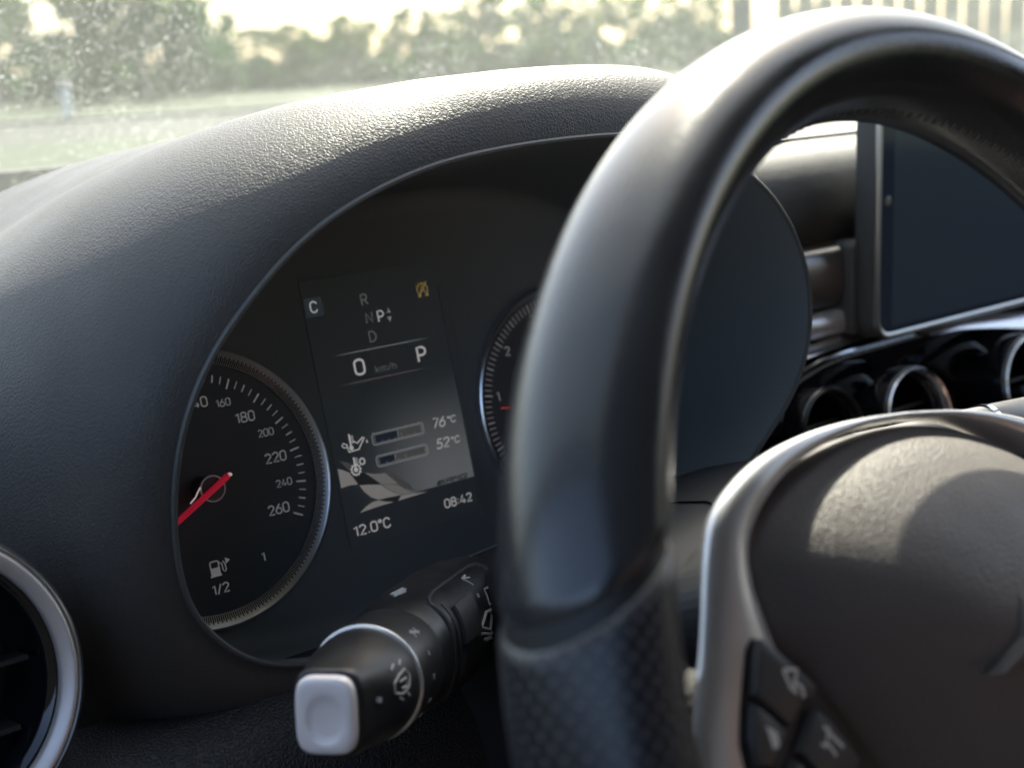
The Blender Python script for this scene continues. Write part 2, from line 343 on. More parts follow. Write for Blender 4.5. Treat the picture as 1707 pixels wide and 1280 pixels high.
def inset(P, d):
    n = len(P); out = []
    for i in range(n):
        a, b, c = P[i - 1], P[i], P[(i + 1) % n]
        t1 = (b - a) / (np.linalg.norm(b - a) + 1e-9); t2 = (c - b) / (np.linalg.norm(c - b) + 1e-9)
        n1 = np.array([-t1[1], t1[0]]); n2 = np.array([-t2[1], t2[0]]); m_ = n1 + n2; l = np.linalg.norm(m_)
        m_ = n1 if l < 1e-6 else m_ / l; k = max(.4, m_ @ n1); out.append(b + m_ * d / k)
    return np.array(out)
def circle(cx, cy, r, n=32, a0=0, a1=360):
    full = abs(a1 - a0) >= 360
    q = np.radians(np.linspace(a0, a1, n, endpoint=not full)); return np.c_[cx + r * np.cos(q), cy + r * np.sin(q)]
def rrect(x0, y0, x1, y1, r, n=6):
    out = []
    for cx, cy, a in ((x1 - r, y1 - r, 0), (x0 + r, y1 - r, 90), (x0 + r, y0 + r, 180), (x1 - r, y0 + r, 270)):
        out += list(circle(cx, cy, r, n, a, a + 90))
    return np.array(out)
def spline(pts, n, closed=False):
    pts = np.asarray(pts, float); N = len(pts); out = []
    rng = range(N) if closed else range(N - 1)
    g = (lambda i: pts[i % N]) if closed else (lambda i: pts[min(max(i, 0), N - 1)])
    for i in rng:
        p0, p1, p2, p3 = g(i - 1), g(i), g(i + 1), g(i + 2)
        for t in np.linspace(0, 1, 30, endpoint=False):
            out.append(.5 * ((2 * p1) + (-p0 + p2) * t + (2 * p0 - 5 * p1 + 4 * p2 - p3) * t * t + (-p0 + 3 * p1 - 3 * p2 + p3) * t ** 3))
    out.append(pts[0] if closed else pts[-1]); out = np.array(out)
    d = np.r_[0, np.cumsum(np.linalg.norm(np.diff(out, axis=0), axis=1))]; s = np.linspace(0, d[-1], n, endpoint=not closed)
    return np.stack([np.interp(s, d, out[:, j]) for j in range(out.shape[1])], 1)
def _rr(x0, y0, x1, y1, r): return [tuple(p) for p in rrect(x0, y0, x1, y1, r, 5)]
def _arc(cx, cy, rx, ry, a0, a1, n=9): return [(cx + rx * math.cos(q), cy + ry * math.sin(q)) for q in np.radians(np.linspace(a0, a1, n))]
GLYPHS = {   # (advance width, open strokes, closed strokes) on a unit-high body
    '0': (.56, [], [_rr(0, 0, .56, 1, .25)]), '1': (.30, [[(.0, .80), (.26, .985), (.26, 0)]], []),
    '2': (.56, [_arc(.28, .72, .28, .28, 165, -18) + [(.44, .52), (.03, .02), (.57, .02)]], []),
    '3': (.54, [_arc(.26, .75, .26, .25, 160, -80, 8) + [(.2, .52), (.3, .52)] + _arc(.26, .26, .28, .26, 75, -160, 9)], []),
    '4': (.60, [[(.36, 1), (.0, .24), (.60, .24)], [(.43, .52), (.43, 0)]], []),
    '5': (.55, [[(.51, .98), (.08, .98), (.05, .52)] + _arc(.26, .32, .29, .31, 125, -155, 11)], []),
    '6': (.56, [[(.42, 1), (.12, .62), (.0, .40), (.0, .3)]], [_rr(0, 0, .56, .60, .26)]),
    '7': (.54, [[(.0, .98), (.54, .98), (.18, 0)]], []), '8': (.56, [], [_rr(0, 0, .56, .53, .24), _rr(.03, .53, .53, 1, .22)]),
    'C': (.58, [_arc(.30, .68, .30, .32, 15, 180, 8) + _arc(.30, .32, .30, .32, 180, 345, 8)], []),
    'R': (.58, [[(0, 0), (0, 1), (.3, 1)] + _arc(.3, .74, .24, .26, 85, -85, 8) + [(0, .48)], [(.28, .48), (.58, 0)]], []),
    'P': (.54, [[(0, 0), (0, 1), (.28, 1)] + _arc(.28, .72, .26, .28, 85, -85, 8) + [(0, .44)]], []),
    'N': (.60, [[(0, 0), (0, 1), (.60, 0), (.60, 1)]], []), 'D': (.60, [], [[(0, 0), (0, 1), (.22, 1)] + _arc(.22, .5, .38, .5, 80, -80, 11) + [(.22, 0)]]),
    'k': (.46, [[(0, 0), (0, 1)], [(.42, .66), (.03, .30)], [(.14, .40), (.46, 0)]], []),
    'm': (.80, [[(0, 0), (0, .68)], [(0, .5)] + _arc(.2, .48, .2, .2, 140, 0, 6) + [(.4, 0)], [(.4, .5)] + _arc(.6, .48, .2, .2, 140, 0, 6) + [(.8, 0)]], []),
    'h': (.44, [[(0, 0), (0, 1)], [(0, .48)] + _arc(.22, .46, .22, .22, 140, 0, 6) + [(.44, 0)]], []), '/': (.40, [[(0, -.05), (.40, 1.03)]], []),
    '°': (.26, [], [[(p[0], p[1]) for p in circle(.13, .86, .13, 14)]]), ':': (.10, [[(.05, .10), (.05, .22)], [(.05, .60), (.05, .72)]], []), '.': (.12, [[(.06, 0), (.06, .13)]], [])}
def text(parent, name, body, cx, cy, cap, m, frame=CL, z=0., width=None, shear=0., weight=.135, gap=.20):
    adv = 0; items = []
    for ch in body:
        w_, op, clo = GLYPHS[ch]; items += [([(x + adv, y) for x, y in p], c) for ps, c in ((op, False), (clo, True)) for p in ps]; adv += w_ + gap
    adv -= gap; kx = (width / adv) if width else cap; mb = MB(); k = 0
    for pts, c in items:
        P = [(cx + (x - adv / 2) * kx + (y - .5) * cap * shear, cy + (y * (1 - weight) + weight / 2 - .5) * cap) for x, y in pts]
        zz = z + .004 * k; k += 1; mb.stroke(P, weight * cap, zz, zz + .06, closed=c)
    return mb.build(name, m, parent, frame, smooth=False)

# ================================================================== SURROUNDINGS
GZ = -1.15
def ground_sheet(name, pts, z, m):
    mb = MB(); mb.add([(x, y, z) for x, y in pts], [tuple(range(len(pts)))]); return mb.build(name, m, None, lambda p: p, smooth=False, kind='structure')
ground_sheet('ground', [(-600, -100), (900, -100), (900, 1200), (-600, 1200)], GZ, 'grass_mat')
def polar(az, d): a = math.radians(az); return (cpos[0] + d * math.sin(a), cpos[1] + d * math.cos(a))
def road_strip(name, d0, d1, z, m):
    pts = [polar(a, d0 / math.cos(math.radians(a - 22))) for a in (-8, 10, 30, 50)] + [polar(a, d1 / math.cos(math.radians(a - 22))) for a in (50, 30, 10, -8)]
    return ground_sheet(name, pts, z, m)
road_strip('road', 31, 45, GZ + .004, 'asphalt_mat'); 
def kerb():
    mb = MB(); rows = []
    for a in (-8, 10, 30, 50):
        k = 1 / math.cos(math.radians(a - 22)); p, q = polar(a, 45.2 * k), polar(a, 46.0 * k)
        rows.append([(*p, GZ), (*p, GZ + .13), (*q, GZ + .13), (*q, GZ)])
    mb.grid(rows); return mb.build('road_kerb', 'kerb_mat', None, lambda p: p, smooth=False, kind='structure')
kerb()
def crown_mesh(name, h, w, m, n_cl, n_leaf, leaf, seed, low=.18):
    r = np.random.default_rng(seed); mb = MB()
    for c in range(n_cl):
        t = low + (1 - low) * r.random() ** .8; rad = w * (.35 + .65 * math.sin(math.pi * min(1, (t - low) / (1 - low) * .8 + .18))) * math.sqrt(r.random())
        a = r.random() * 2 * math.pi; cc = np.array([rad * math.cos(a), rad * math.sin(a), h * t]); cr = w * (.18 + .2 * r.random())
        for i in range(n_leaf):
            d = r.normal(size=3); d /= np.linalg.norm(d); p = cc + d * cr * r.random() ** .4
            u = r.normal(size=3); u /= np.linalg.norm(u); v = np.cross(u, r.normal(size=3)); v /= np.linalg.norm(v); s = leaf * (.6 + .8 * r.random())
            mb.add([p - u * s - v * s * .6, p + u * s - v * s * .5, p + u * s * .9 + v * s * .6, p - u * s * .8 + v * s * .5], [(0, 1, 2, 3)])
    return mb
def trunk_mesh(h, r0):
    mb = MB(); mb.tube([(0, 0, 0), (.05, .02, h * .3), (-.05, .05, h * .6), (.03, 0, h * .9)], [r0, r0 * .8, r0 * .5, r0 * .15], n=8)
    for k in range(6):
        a = k * 1.1; z = h * (.3 + .09 * k); mb.tube([(0, 0, z), (math.cos(a) * h * .12, math.sin(a) * h * .12, z + h * .08), (math.cos(a) * h * .22, math.sin(a) * h * .22, z + h * .2)], [r0 * .4, r0 * .25, r0 * .08], n=6)
    return mb
PROTO = {}
def tree(kind, az, d, h, w, label, group='trees beyond the road'):
    x, y = polar(az, d)
    t = thing(kind, label, 'tree', (x, y, GZ), group)
    if kind not in PROTO:
        m = {'broadleaf_tree': 'leaf_green', 'young_tree': 'leaf_yellow', 'dense_shrub': 'leaf_dark'}[kind]
        pr = {'broadleaf_tree': (34, 60, .22), 'young_tree': (26, 55, .2), 'dense_shrub': (40, 70, .26)}[kind]
        c = crown_mesh('crown', 1, .42 if kind != 'dense_shrub' else .55, m, pr[0], pr[1], pr[2] / 8, hash(kind) % 1000 if False else len(PROTO) + 3, .22 if kind != 'dense_shrub' else .03)
        co = c.build('crown', m, None, lambda p: p, smooth=False); tr = trunk_mesh(1, .035).build('trunk', 'bark_mat', None, lambda p: p)
        PROTO[kind] = (co, tr); first = True
    else: first = False
    for src in PROTO[kind]:
        o = src if first else src.copy()
        if not first: COL.objects.link(o)
        o.parent = t; o.scale = (w, w, h); o.rotation_euler = (0, 0, az * 1.7)
    return t
TREES = [('broadleaf_tree', 13.5, 78, 10.5, 11, 'tall broadleaf tree at the far left edge of the windscreen view'),
         ('broadleaf_tree', 17.2, 88, 8.8, 9, 'broadleaf tree with bright sky gaps, second from the left beyond the road'),
         ('broadleaf_tree', 20.6, 80, 9.6, 9, 'broadleaf tree just left of the grey-blue dark tree'),
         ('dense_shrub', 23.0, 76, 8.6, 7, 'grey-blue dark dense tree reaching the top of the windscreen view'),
         ('broadleaf_tree', 25.0, 84, 7.2, 6, 'broadleaf tree right of the dark dense tree, left of the first sky gap'),
         ('young_tree', 28.2, 90, 3.9, 9, 'low yellow-green tree under the first bright sky gap'),
         ('young_tree', 31.3, 92, 4.4, 6, 'yellow-green tree between the two bright sky gaps'),
         ('young_tree', 34.4, 88, 4.6, 7, 'yellow-green tree above the middle of the dashboard hood'),
         ('broadleaf_tree', 37.0, 82, 5.6, 6, 'tallest leafy tree above the crest of the dashboard hood'),
         ('young_tree', 39.6, 80, 5.0, 6, 'yellow-green tree just right of the hood crest'),
         ('young_tree', 42.4, 84, 4.9, 6, 'yellow-green tree touching the steering wheel rim'),
         ('young_tree', 45.2, 84, 4.6, 6, 'yellow-green tree beside the dark post')]
for a in TREES: tree(*a)
def hedge():
    mb = MB()
    r = np.random.default_rng(5)
    for k in range(5200):
        az = 8 + 44 * r.random(); d = 92 + 14 * r.random(); x, y = polar(az, d); h = 2.3 + .9 * math.sin(az * 1.3) + .5 * math.sin(az * 3.7)
        p = np.array([x, y, GZ + h * r.random() ** .8]); u = r.normal(size=3); u /= np.linalg.norm(u); v = np.cross(u, r.normal(size=3)); v /= np.linalg.norm(v); s = .35 + .25 * r.random()
        mb.add([p - u * s - v * s, p + u * s - v * s, p + u * s + v * s, p - u * s + v * s], [(0, 1, 2, 3)])
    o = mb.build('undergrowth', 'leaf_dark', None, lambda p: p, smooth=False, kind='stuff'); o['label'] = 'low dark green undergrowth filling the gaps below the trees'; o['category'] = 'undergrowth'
hedge()
def fence():
    d = 24.; x0, y0 = polar(46.8, d); x1, y1 = polar(64, d * 1.02)
    t = thing('slatted_fence', 'tall pale slatted fence with a dark end post behind the wheel rim', 'fence', (x0, y0, GZ))
    dx, dy = x1 - x0, y1 - y0; L_ = math.hypot(dx, dy); ux, uy = dx / L_, dy / L_
    fr = lambda p: np.stack([x0 + ux * p[:, 0] + uy * p[:, 1], y0 + uy * p[:, 0] - ux * p[:, 1], GZ + p[:, 2]], 1)
    mb = MB(); k = .75
    while k < L_:
        mb.add([(k, 0, .1), (k + .29, 0, .1), (k + .29, 0, 4.6), (k, 0, 4.6), (k, -.06, .1), (k + .29, -.06, .1), (k + .29, -.06, 4.6), (k, -.06, 4.6)],
               [(0, 1, 2, 3), (7, 6, 5, 4), (0, 3, 7, 4), (1, 5, 6, 2), (3, 2, 6, 7), (0, 4, 5, 1)]); k += .335
    mb.build('slat_panel', 'slat_pale', t, fr, smooth=False)
    mb = MB()
    for z in (.5, 2.4, 4.3): mb.add([(0, .02, z), (L_, .02, z), (L_, .02, z + .1), (0, .02, z + .1), (0, .08, z), (L_, .08, z), (L_, .08, z + .1), (0, .08, z + .1)], [(0, 1, 2, 3), (7, 6, 5, 4), (0, 3, 7, 4), (1, 5, 6, 2), (3, 2, 6, 7), (0, 4, 5, 1)])
    mb.build('rail', 'post_dark', t, fr, smooth=False)
    mb = MB(); mb.add([(0, -.08, 0), (.36, -.08, 0), (.36, .2, 0), (0, .2, 0), (0, -.08, 5.), (.36, -.08, 5.), (.36, .2, 5.), (0, .2, 5.)], [(0, 1, 5, 4), (1, 2, 6, 5), (2, 3, 7, 6), (3, 0, 4, 7), (4, 5, 6, 7), (3, 2, 1, 0)])
    mb.build('post', 'post_dark', t, fr, smooth=False)
fence()
def bollard():
    x, y = polar(19.8, 46.6); t = thing('marker_post', 'pale marker post standing on the kerb at the left', 'post', (x, y, GZ))
    MB().tube([(x, y, GZ + .1), (x, y, GZ + 1.15)], .16, n=12).build('post', 'post_pale', t, lambda p: p)
    MB().lathe([(.165, 0), (.19, .03), (.17, .12), (.05, .2), (.001, .21)], n=16, origin=(x, y, GZ + 1.14)).build('cap', 'post_dark', t, lambda p: p)
bollard()

# ------------------------------------------------------------------ the car's cabin round the camera (unseen, added to shade it)
def box(mb, x0, y0, z0, x1, y1, z1):
    return mb.add([(x0, y0, z0), (x1, y0, z0), (x1, y1, z0), (x0, y1, z0), (x0, y0, z1), (x1, y0, z1), (x1, y1, z1), (x0, y1, z1)], [(0, 3, 2, 1), (4, 5, 6, 7), (0, 1, 5, 4), (1, 2, 6, 5), (2, 3, 7, 6), (3, 0, 4, 7)])
ID = lambda p: p
cab = bpy.data.objects.new('car_cabin', None); COL.objects.link(cab); cab['kind'] = 'structure'
mb = MB(); box(mb, -.42, -2.3, .56, 1.15, -.34, .60); mb.build('roof_lining', 'lining_grey', cab, ID, smooth=False)
mb = MB(); box(mb, -.47, -2.3, -.9, -.42, .35, .11); box(mb, 1.15, -2.3, -.9, 1.20, .35, .03); box(mb, -.42, -2.34, -.9, 1.15, -2.3, .30)
box(mb, -.47, -2.3, .11, -.42, -.70, .58); box(mb, 1.15, -2.3, .08, 1.2, -.70, .58); box(mb, -.42, -2.3, -.95, 1.15, .35, -.9)  # upper side panels added over the rear windows to keep light out
mb.build('door_and_blocker', 'cabin_dark', cab, ID, smooth=False)
mb = MB(); mb.tube([(-.45, .42, .05), (-.43, .05, .33), (-.38, -.36, .57)], .035, n=8); mb.tube([(1.18, .42, .05), (1.16, .05, .33), (1.1, -.36, .57)], .035, n=8); mb.build('windscreen_pillar', 'cabin_dark', cab, ID)
mb = MB(); box(mb, -.2, -1.25, -.55, .33, -1.05, .30); box(mb, .55, -1.25, -.55, 1.05, -1.05, .30); mb.build('seat_back', 'seat_warm', cab, ID, smooth=False)  # unseen seats in a warm tone, added to tint reflections

# ------------------------------------------------------------------ windscreen
ws = MB(); rows = []
for i in range(13):
    t = i / 12; row = []
    for j in range(25):
        s = j / 24; x = -.46 + 1.68 * s; bow = .10 * (2 * s - 1) ** 2
        row.append((x, .47 - .86 * t - bow * (1 - t * .5), .045 + .53 * t + .05 * math.sin(math.pi * t)))
    rows.append(row)
ws.grid(rows); o = ws.build('windscreen', 'dusty_glass', None, ID)
o['label'] = 'dusty windscreen glass with lit white specks above the dashboard'; o['category'] = 'windscreen'

# ================================================================== DASHBOARD
dash = thing('dashboard', 'black grained leather dashboard with a domed hood over the instruments', 'dashboard', (0, 0, 0))
K, W0 = .35, 85.
CT = np.array([(-12.3, -58), (-27, -49.9), (-37.6, -38.1), (-44.8, -25.3), (-46.4, -2.2), (-44.0, 18.8), (-37.0, 37.4), (-28.0, 50.4), (-14.6, 63.3), (.1, 75.3), (21.5, 85.3), (48.4, 92.7), (79.7, 95.8), (108.3, 96.6), (130.5, 96.2), (151.1, 94.4), (173.2, 88.7), (198, 76.8), (212.2, 67.1), (228.8, 49.3), (237.8, 31.6), (241.6, 13.9), (239.3, -3.2), (229.8, -19.2), (214.5, -32.6), (195, -52), (165, -60), (130, -64), (90, -66), (50, -66), (15, -63)], float)
Q = spline(np.c_[CT, W0 + K * CT[:, 1]], 240, closed=True)
def sm(A, n):
    for _ in range(n): A = (np.roll(A, 1, 0) + 2 * A + np.roll(A, -1, 0)) / 4
    return A
Q = sm(Q, 20)
T_ = np.roll(Q, -1, 0) - np.roll(Q, 1, 0); NN = np.stack([-T_[:, 1], T_[:, 0], 0 * T_[:, 0]], 1); NN /= np.linalg.norm(NN, axis=1)[:, None]
if ((Q - Q.mean(0)) * NN).sum() < 0: NN = -NN
NN = sm(NN, 48); NN /= np.linalg.norm(NN, axis=1)[:, None]
ANG = np.degrees(np.arctan2(Q[:, 1] - 20, Q[:, 0] - 97)) % 360
AK = np.array([0, 27, 36, 45, 60, 80, 100, 120, 140, 155, 170, 185, 210, 270, 330, 360.]); AV = np.array([3, 3.5, 37, 34.2, 30.4, 29.6, 29.8, 33.1, 42.2, 50.1, 58, 52, 60, 25, 5, 3.])
AA = sm(np.interp(ANG, AK, AV), 5)
BR = sm(np.interp(ANG, [0, 60, 90, 110, 130, 150, 170, 190, 230, 270, 360], [.9, .75, .75, .95, 1.7, 2.7, 3.2, 3.2, 1.6, .9, .9]), 24)
mb = MB(); rows = []
for i in range(len(Q)):
    a = AA[i]; b = max(16, a * BR[i]); pr = [(a * math.sin(t), -b * (1 - math.cos(t))) for t in np.linspace(0, math.pi / 2, 22)] + [(a + .125 * x * x / (x + 16), -b - x) for x in (4, 9, 15, 24, 38, 60, 90, 150)]
    rows.append([Q[i] + o_ * NN[i] + np.array([0, 0, w_]) for o_, w_ in pr])
mb.grid(rows, close_u=True); mb.build('instrument_hood', 'hood_leather', dash, CL, angle=80)
# top pad behind and beside the hood
def extrude_x(mb, prof, x0, x1, n=2, frame_pts=None):
    rows = [[(x, y, z) for y, z in prof] for x in np.linspace(x0, x1, n)]; return mb.grid(rows)
pad = spline([(470, 40), (470, 78), (440, 88), (250, 95), (80, 98), (40, 95), (22, 88), (13, 76), (11, 62), (12, 50), (16, 46)], 60)
mb = MB(); extrude_x(mb, pad, 225, 1100, 8); mb.build('top_pad', 'pad_leather', dash, WD, angle=60)
mb = MB(); extrude_x(mb, [(100, 10), (100, 60), (320, 80), (470, 80), (470, 40)], -400, 232, 2); mb.build('rear_shelf', 'seam_dark', dash, WD, smooth=False)
mb = MB(); box(mb, -400, 452, 78, 1100, 466, 93); mb.build('defroster_strip', 'seam_dark', dash, WD, smooth=False)
mb = MB(); box(mb, 300, 52, 90, 1050, 125, 99); mb.build('defroster_grille', 'black_plastic', dash, WD, smooth=False)
trim = spline([(16, 45.5), (9, 43), (6, 36), (6, 22), (9, 13), (14, 11.5)], 24); mb = MB(); extrude_x(mb, trim, 225, 1100, 2); mb.build('gloss_trim', 'dark_silver', dash, WD, angle=60)
sil_ = spline([(12, 10.5), (7, 9), (5, 4), (6, -2), (11, -4)], 18); mb = MB(); extrude_x(mb, sil_, 225, 1100, 2); mb.build('silver_strip', 'satin_silver', dash, WD, angle=60)
mb = MB(); extrude_x(mb, [(30, 46), (30, -22), (45, -260)], 180, 1100, 2); mb.build('trim_backing', 'seam_dark', dash, WD, smooth=False)
# centre console: gloss fascia with a bright lip, sloping towards the driver
fas = spline([(215, -75), (270, -48), (305, -30), (330, -19), (345, -14.5), (370, -12), (410, -11.5), (470, -10.5), (560, -9), (680, -8)], 30)
rows = [[(x, 2, z), (x, -2, z - 1.5), (x, -3, z - 6), (x, 4, z - 40), (x, 22, z - 75), (x, 40, z - 130)] for x, z in fas]
mb = MB(); mb.grid(rows); mb.build('console_fascia', 'gloss_black', dash, WD, angle=50)
mb = MB(); mb.tube([(x, 1, z + .2) for x, z in fas], 1.0, n=8); mb.build('fascia_lip', 'chrome', dash, WD)
st_ = [(320, -12.5), (337, -10.2), (391, -7.6), (433, -6.5), (520, -4.5), (620, -3)]
rows = [[(x, 18, z + 5.5), (x, 3, z + 2.2), (x, 1.0, z + .2), (x, 3, z - 2.4), (x, 18, z - 3)] for x, z in spline(st_, 24)]
mb = MB(); mb.grid(rows); mb.build('chrome_strip', 'chrome', dash, WD, angle=50)
band = spline([(433, -11.6, -10.6), (447, -12, -7.5), (461, -12.5, -4), (500, -18, -6), (538, -24.5, -8), (640, -38, -12)], 24)
mb = MB(); mb.grid([[(x, 6, a - 2), (x, -9, a), (x, -8.6, a + (b - a) * .12), (x, -4.5, a + (b - a) * .45), (x, .5, a + (b - a) * .8), (x, 4, b), (x, 12, b)] for x, a, b in band]); mb.build('console_trim', 'satin_silver', dash, WD, angle=50)
mb = MB(); box(mb, -460, 125, -880, 240, 140, 60); mb.build('bulkhead', 'seam_dark', dash, WD, smooth=False)
# lower panel below the instruments
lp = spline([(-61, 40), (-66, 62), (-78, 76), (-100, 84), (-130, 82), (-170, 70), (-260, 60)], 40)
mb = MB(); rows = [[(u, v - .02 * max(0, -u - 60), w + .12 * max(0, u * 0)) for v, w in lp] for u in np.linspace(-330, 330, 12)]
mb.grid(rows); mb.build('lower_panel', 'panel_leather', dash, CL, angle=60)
# column surround between the instruments and the wheel
mb = MB(); rows = []
for w, sh_, gv in ((58, 0, -1), (66, 0, 0), (90, 1, 2), (120, 2, 5), (142, 3, 6), (155, 4, 3), (166, 5, -4), (178, 6, -18), (190, 8, -40), (198, 10, -67)):
    sec = spline([(47, -150), (45, -90), (44, -62), (47, -50), (56, -44.5), (80, -42), (140, -37.5), (190, -36.5), (215, -40), (222, -60), (222, -150)], 50)
    rows.append([(x + (sh_ if x < 120 else -3 * sh_), v + gv, w) for x, v in sec])
mb.grid(rows)
colm = thing('steering_column', 'dark grained steering column cover between the instruments and the wheel', 'column cover', tuple(CL([89, -60, 120])[0]))
mb.build('column_cover', 'grained_plastic', colm, CL, angle=50)
mb = MB(); mb.tube([(x, v + .2, 58.5) for x, v in spline([(44.2, -68), (44.4, -60), (47, -50.4), (56, -44.9), (80, -42.4), (140, -38), (190, -37), (214, -40)], 40)], .45, n=6); mb.build('cover_edge', 'bezel_satin', colm, CL)

# ================================================================== INSTRUMENT CLUSTER
clu = thing('instrument_cluster', 'dark instrument cluster with two round dials and a lit centre screen', 'instrument cluster', tuple(CL([89, 0, 0])[0]))
mb = MB(); rows = []
for i in range(len(Q)):
    inn = Q[i] - 1.2 * NN[i]; back = np.array([inn[0] + 4 * NN[i, 0], inn[1] + 4 * NN[i, 1], 0.]); row = [Q[i] + np.array([0, 0, -.4]), inn]
    c0 = np.array([back[0], back[1]]) ; 
    for t in np.linspace(0, 1, 7)[1:]: row.append(inn * (1 - t) + np.array([back[0], back[1], 9.]) * t)
    for q in np.linspace(0, math.pi / 2, 7)[1:]: row.append(np.array([back[0] - 9 * (1 - math.cos(q)) * NN[i, 0], back[1] - 9 * (1 - math.cos(q)) * NN[i, 1], 9 - 9.15 * math.sin(q)]))
    rows.append(row)
mb.grid(rows, close_u=True); n_ = len(rows[0]); mb.f.append(tuple(i * n_ + n_ - 1 for i in range(len(rows))))
mb.build('dial_housing', 'face_veil_grey', clu, CL, angle=60)
mb = MB(); mb.tube([q - n * .2 + np.array([0, 0, .3]) for q, n in zip(Q, NN)], 1.05, n=8, closed=True); mb.build('bezel', 'bezel_satin', clu, CL)

def dial(name, cu, R0, label):
    F = lambda p: CL(np.atleast_2d(p) + np.array([cu, 0, 0]))
    mb = MB(); mb.prism(circle(0, 0, 47.4, 96), -.6, .0); face = mb.build(name, 'dial_veil_grey', clu, F, smooth=False); face['label'] = label
    return face, F
spd, SF = dial('speedometer', 0, 52, 'round speedometer with silver comb ring and red needle')
mb = MB(); mb.lathe([(52.3, -2.9), (52.3, 2.2), (51.6, 2.7), (50.9, 2.2), (46.9, .75), (46.9, -2.9)], n=160); mb.build('scale_ring', 'scale_silver', spd, SF, angle=25)
mb = MB()
for k in range(360):
    a = math.radians(k * 1.0); l = 49.9 if k % 2 == 0 else 49.2
    c, s = math.cos(a), math.sin(a); w = .27
    def pt(r, side, lift): z = .75 + (r - 46.9) * .3625 + lift; return (r * c - side * s, r * s + side * c, z)
    mb.add([pt(46.95, -w, .06), pt(46.95, w, .06), pt(l, w, .06), pt(l, -w, .06), pt(46.95, -w, -.1), pt(46.95, w, -.1), pt(l, w, -.1), pt(l, -w, -.1)], [(0, 3, 2, 1), (0, 1, 5, 4), (1, 2, 6, 5), (2, 3, 7, 6), (3, 0, 4, 7)])
o = mb.build('ring_comb', 'lcd_dark', spd, SF, smooth=False)
def ang_s(v): return math.radians(-26.8 + .9028 * (260 - v))
mb = MB()
for v in range(0, 261, 5):
    a = ang_s(v); r0 = 38.5 if v % 20 == 0 else 39.6; w = .62 if v % 20 == 0 else (.50 if v % 10 == 0 else .34); c, s = math.cos(a), math.sin(a)
    mb.stroke([(r0 * c, r0 * s), (42.5 * c, 42.5 * s)], w, .02, .12)
mb.build('tick_marks', 'print_grey', spd, SF, smooth=False)
for v in range(20, 261, 20):
    big = (v % 40 == 20); a = ang_s(v); r = 31.9 if big else 33.2
    text(spd, 'numeral', str(v), r * math.cos(a), r * math.sin(a), 4.15 if big else 3.05, 'print_grey', SF, .05, weight=.135 if big else .125)
mb = MB(); mb.prism([(46.5 * math.cos(q), 46.5 * math.sin(q)) for q in np.radians(np.linspace(208, 332, 40))], .01, .03); mb.build('fuel_display', 'dial_low', spd, SF, smooth=False)
text(spd, 'fuel_mark', '1', 18.4, -30.6, 3.6, 'print_grey', SF, .05); text(spd, 'fuel_mark', '1/2', -.8, -37.6, 3.9, 'print_grey', SF, .05)
mb = MB(); mb.stroke(rrect(-3.1, -32.3, .2, -27.2, .5, 4), .45, .05, .15, closed=True); mb.prism([(-3.1, -32.4), (.2, -32.4), (.2, -29.6), (-3.1, -29.6)], .05, .15)
mb.prism([(-3.7, -32.9), (.8, -32.9), (.8, -32.3), (-3.7, -32.3)], .05, .15); mb.stroke([(.2, -28), (1.5, -28.6), (1.6, -31.2), (2.3, -31.8), (2.9, -31.1), (2.7, -29), (2, -27.8)], .4, .05, .15)
mb.prism([(3.1, -29.2), (3.1, -26.8), (5., -28)], .05, .15); mb.build('fuel_icon', 'print_grey', spd, SF, smooth=False)
# hub and needle stand proud of the face
mb = MB(); mb.lathe([(4.6, 0), (4.6, 9.2), (4.3, 9.8), (.01, 9.9)], n=48); mb.build('needle_hub', 'hub_dark', spd, SF, angle=30)
mb = MB(); mb.lathe([(4.75, 9.3), (5.0, 9.6), (4.8, 10.1), (4.4, 9.8)], n=48); mb.build('hub_ring', 'hub_line', spd, SF)
na = math.radians(208); nc, ns = math.cos(na), math.sin(na)
def along(r, s, z): return (r * nc - s * ns, r * ns + s * nc, z)
mb = MB(); rows = []
for r, w, z in ((-7.6, .9, 10.4), (-7, 1.15, 10.8), (0, 1.15, 11.2), (20, 1.0, 11.0), (37, .7, 10.4)):
    rows.append([along(r, -w, z), along(r, -w * .55, z + .8), along(r, w * .55, z + .8), along(r, w, z), along(r, w, z - .5), along(r, -w, z - .5)])
mb.grid(rows, close_v=True); mb.f += [(0, 1, 2, 3, 4, 5), tuple(24 + j for j in (5, 4, 3, 2, 1, 0))]; mb.build('needle', 'needle_red', spd, SF, angle=20)
mb = MB(); mb.lathe([(.01, 12.1), (.55, 11.9), (.7, 11.2), (.7, 10.2)], n=14, origin=(-7.9 * nc, -7.9 * ns, 0)); mb.build('needle_tip', 'needle_light', spd, SF)
mb = MB(); mb.stroke([along(3.4, -3.6, 0)[:2], along(5.2, -2.9, 0)[:2], along(7.2, -2.0, 0)[:2], along(10, -1.6, 0)[:2]], .5, 9.6, 10.0); mb.build('needle_glow', 'needle_light', spd, SF, smooth=False)

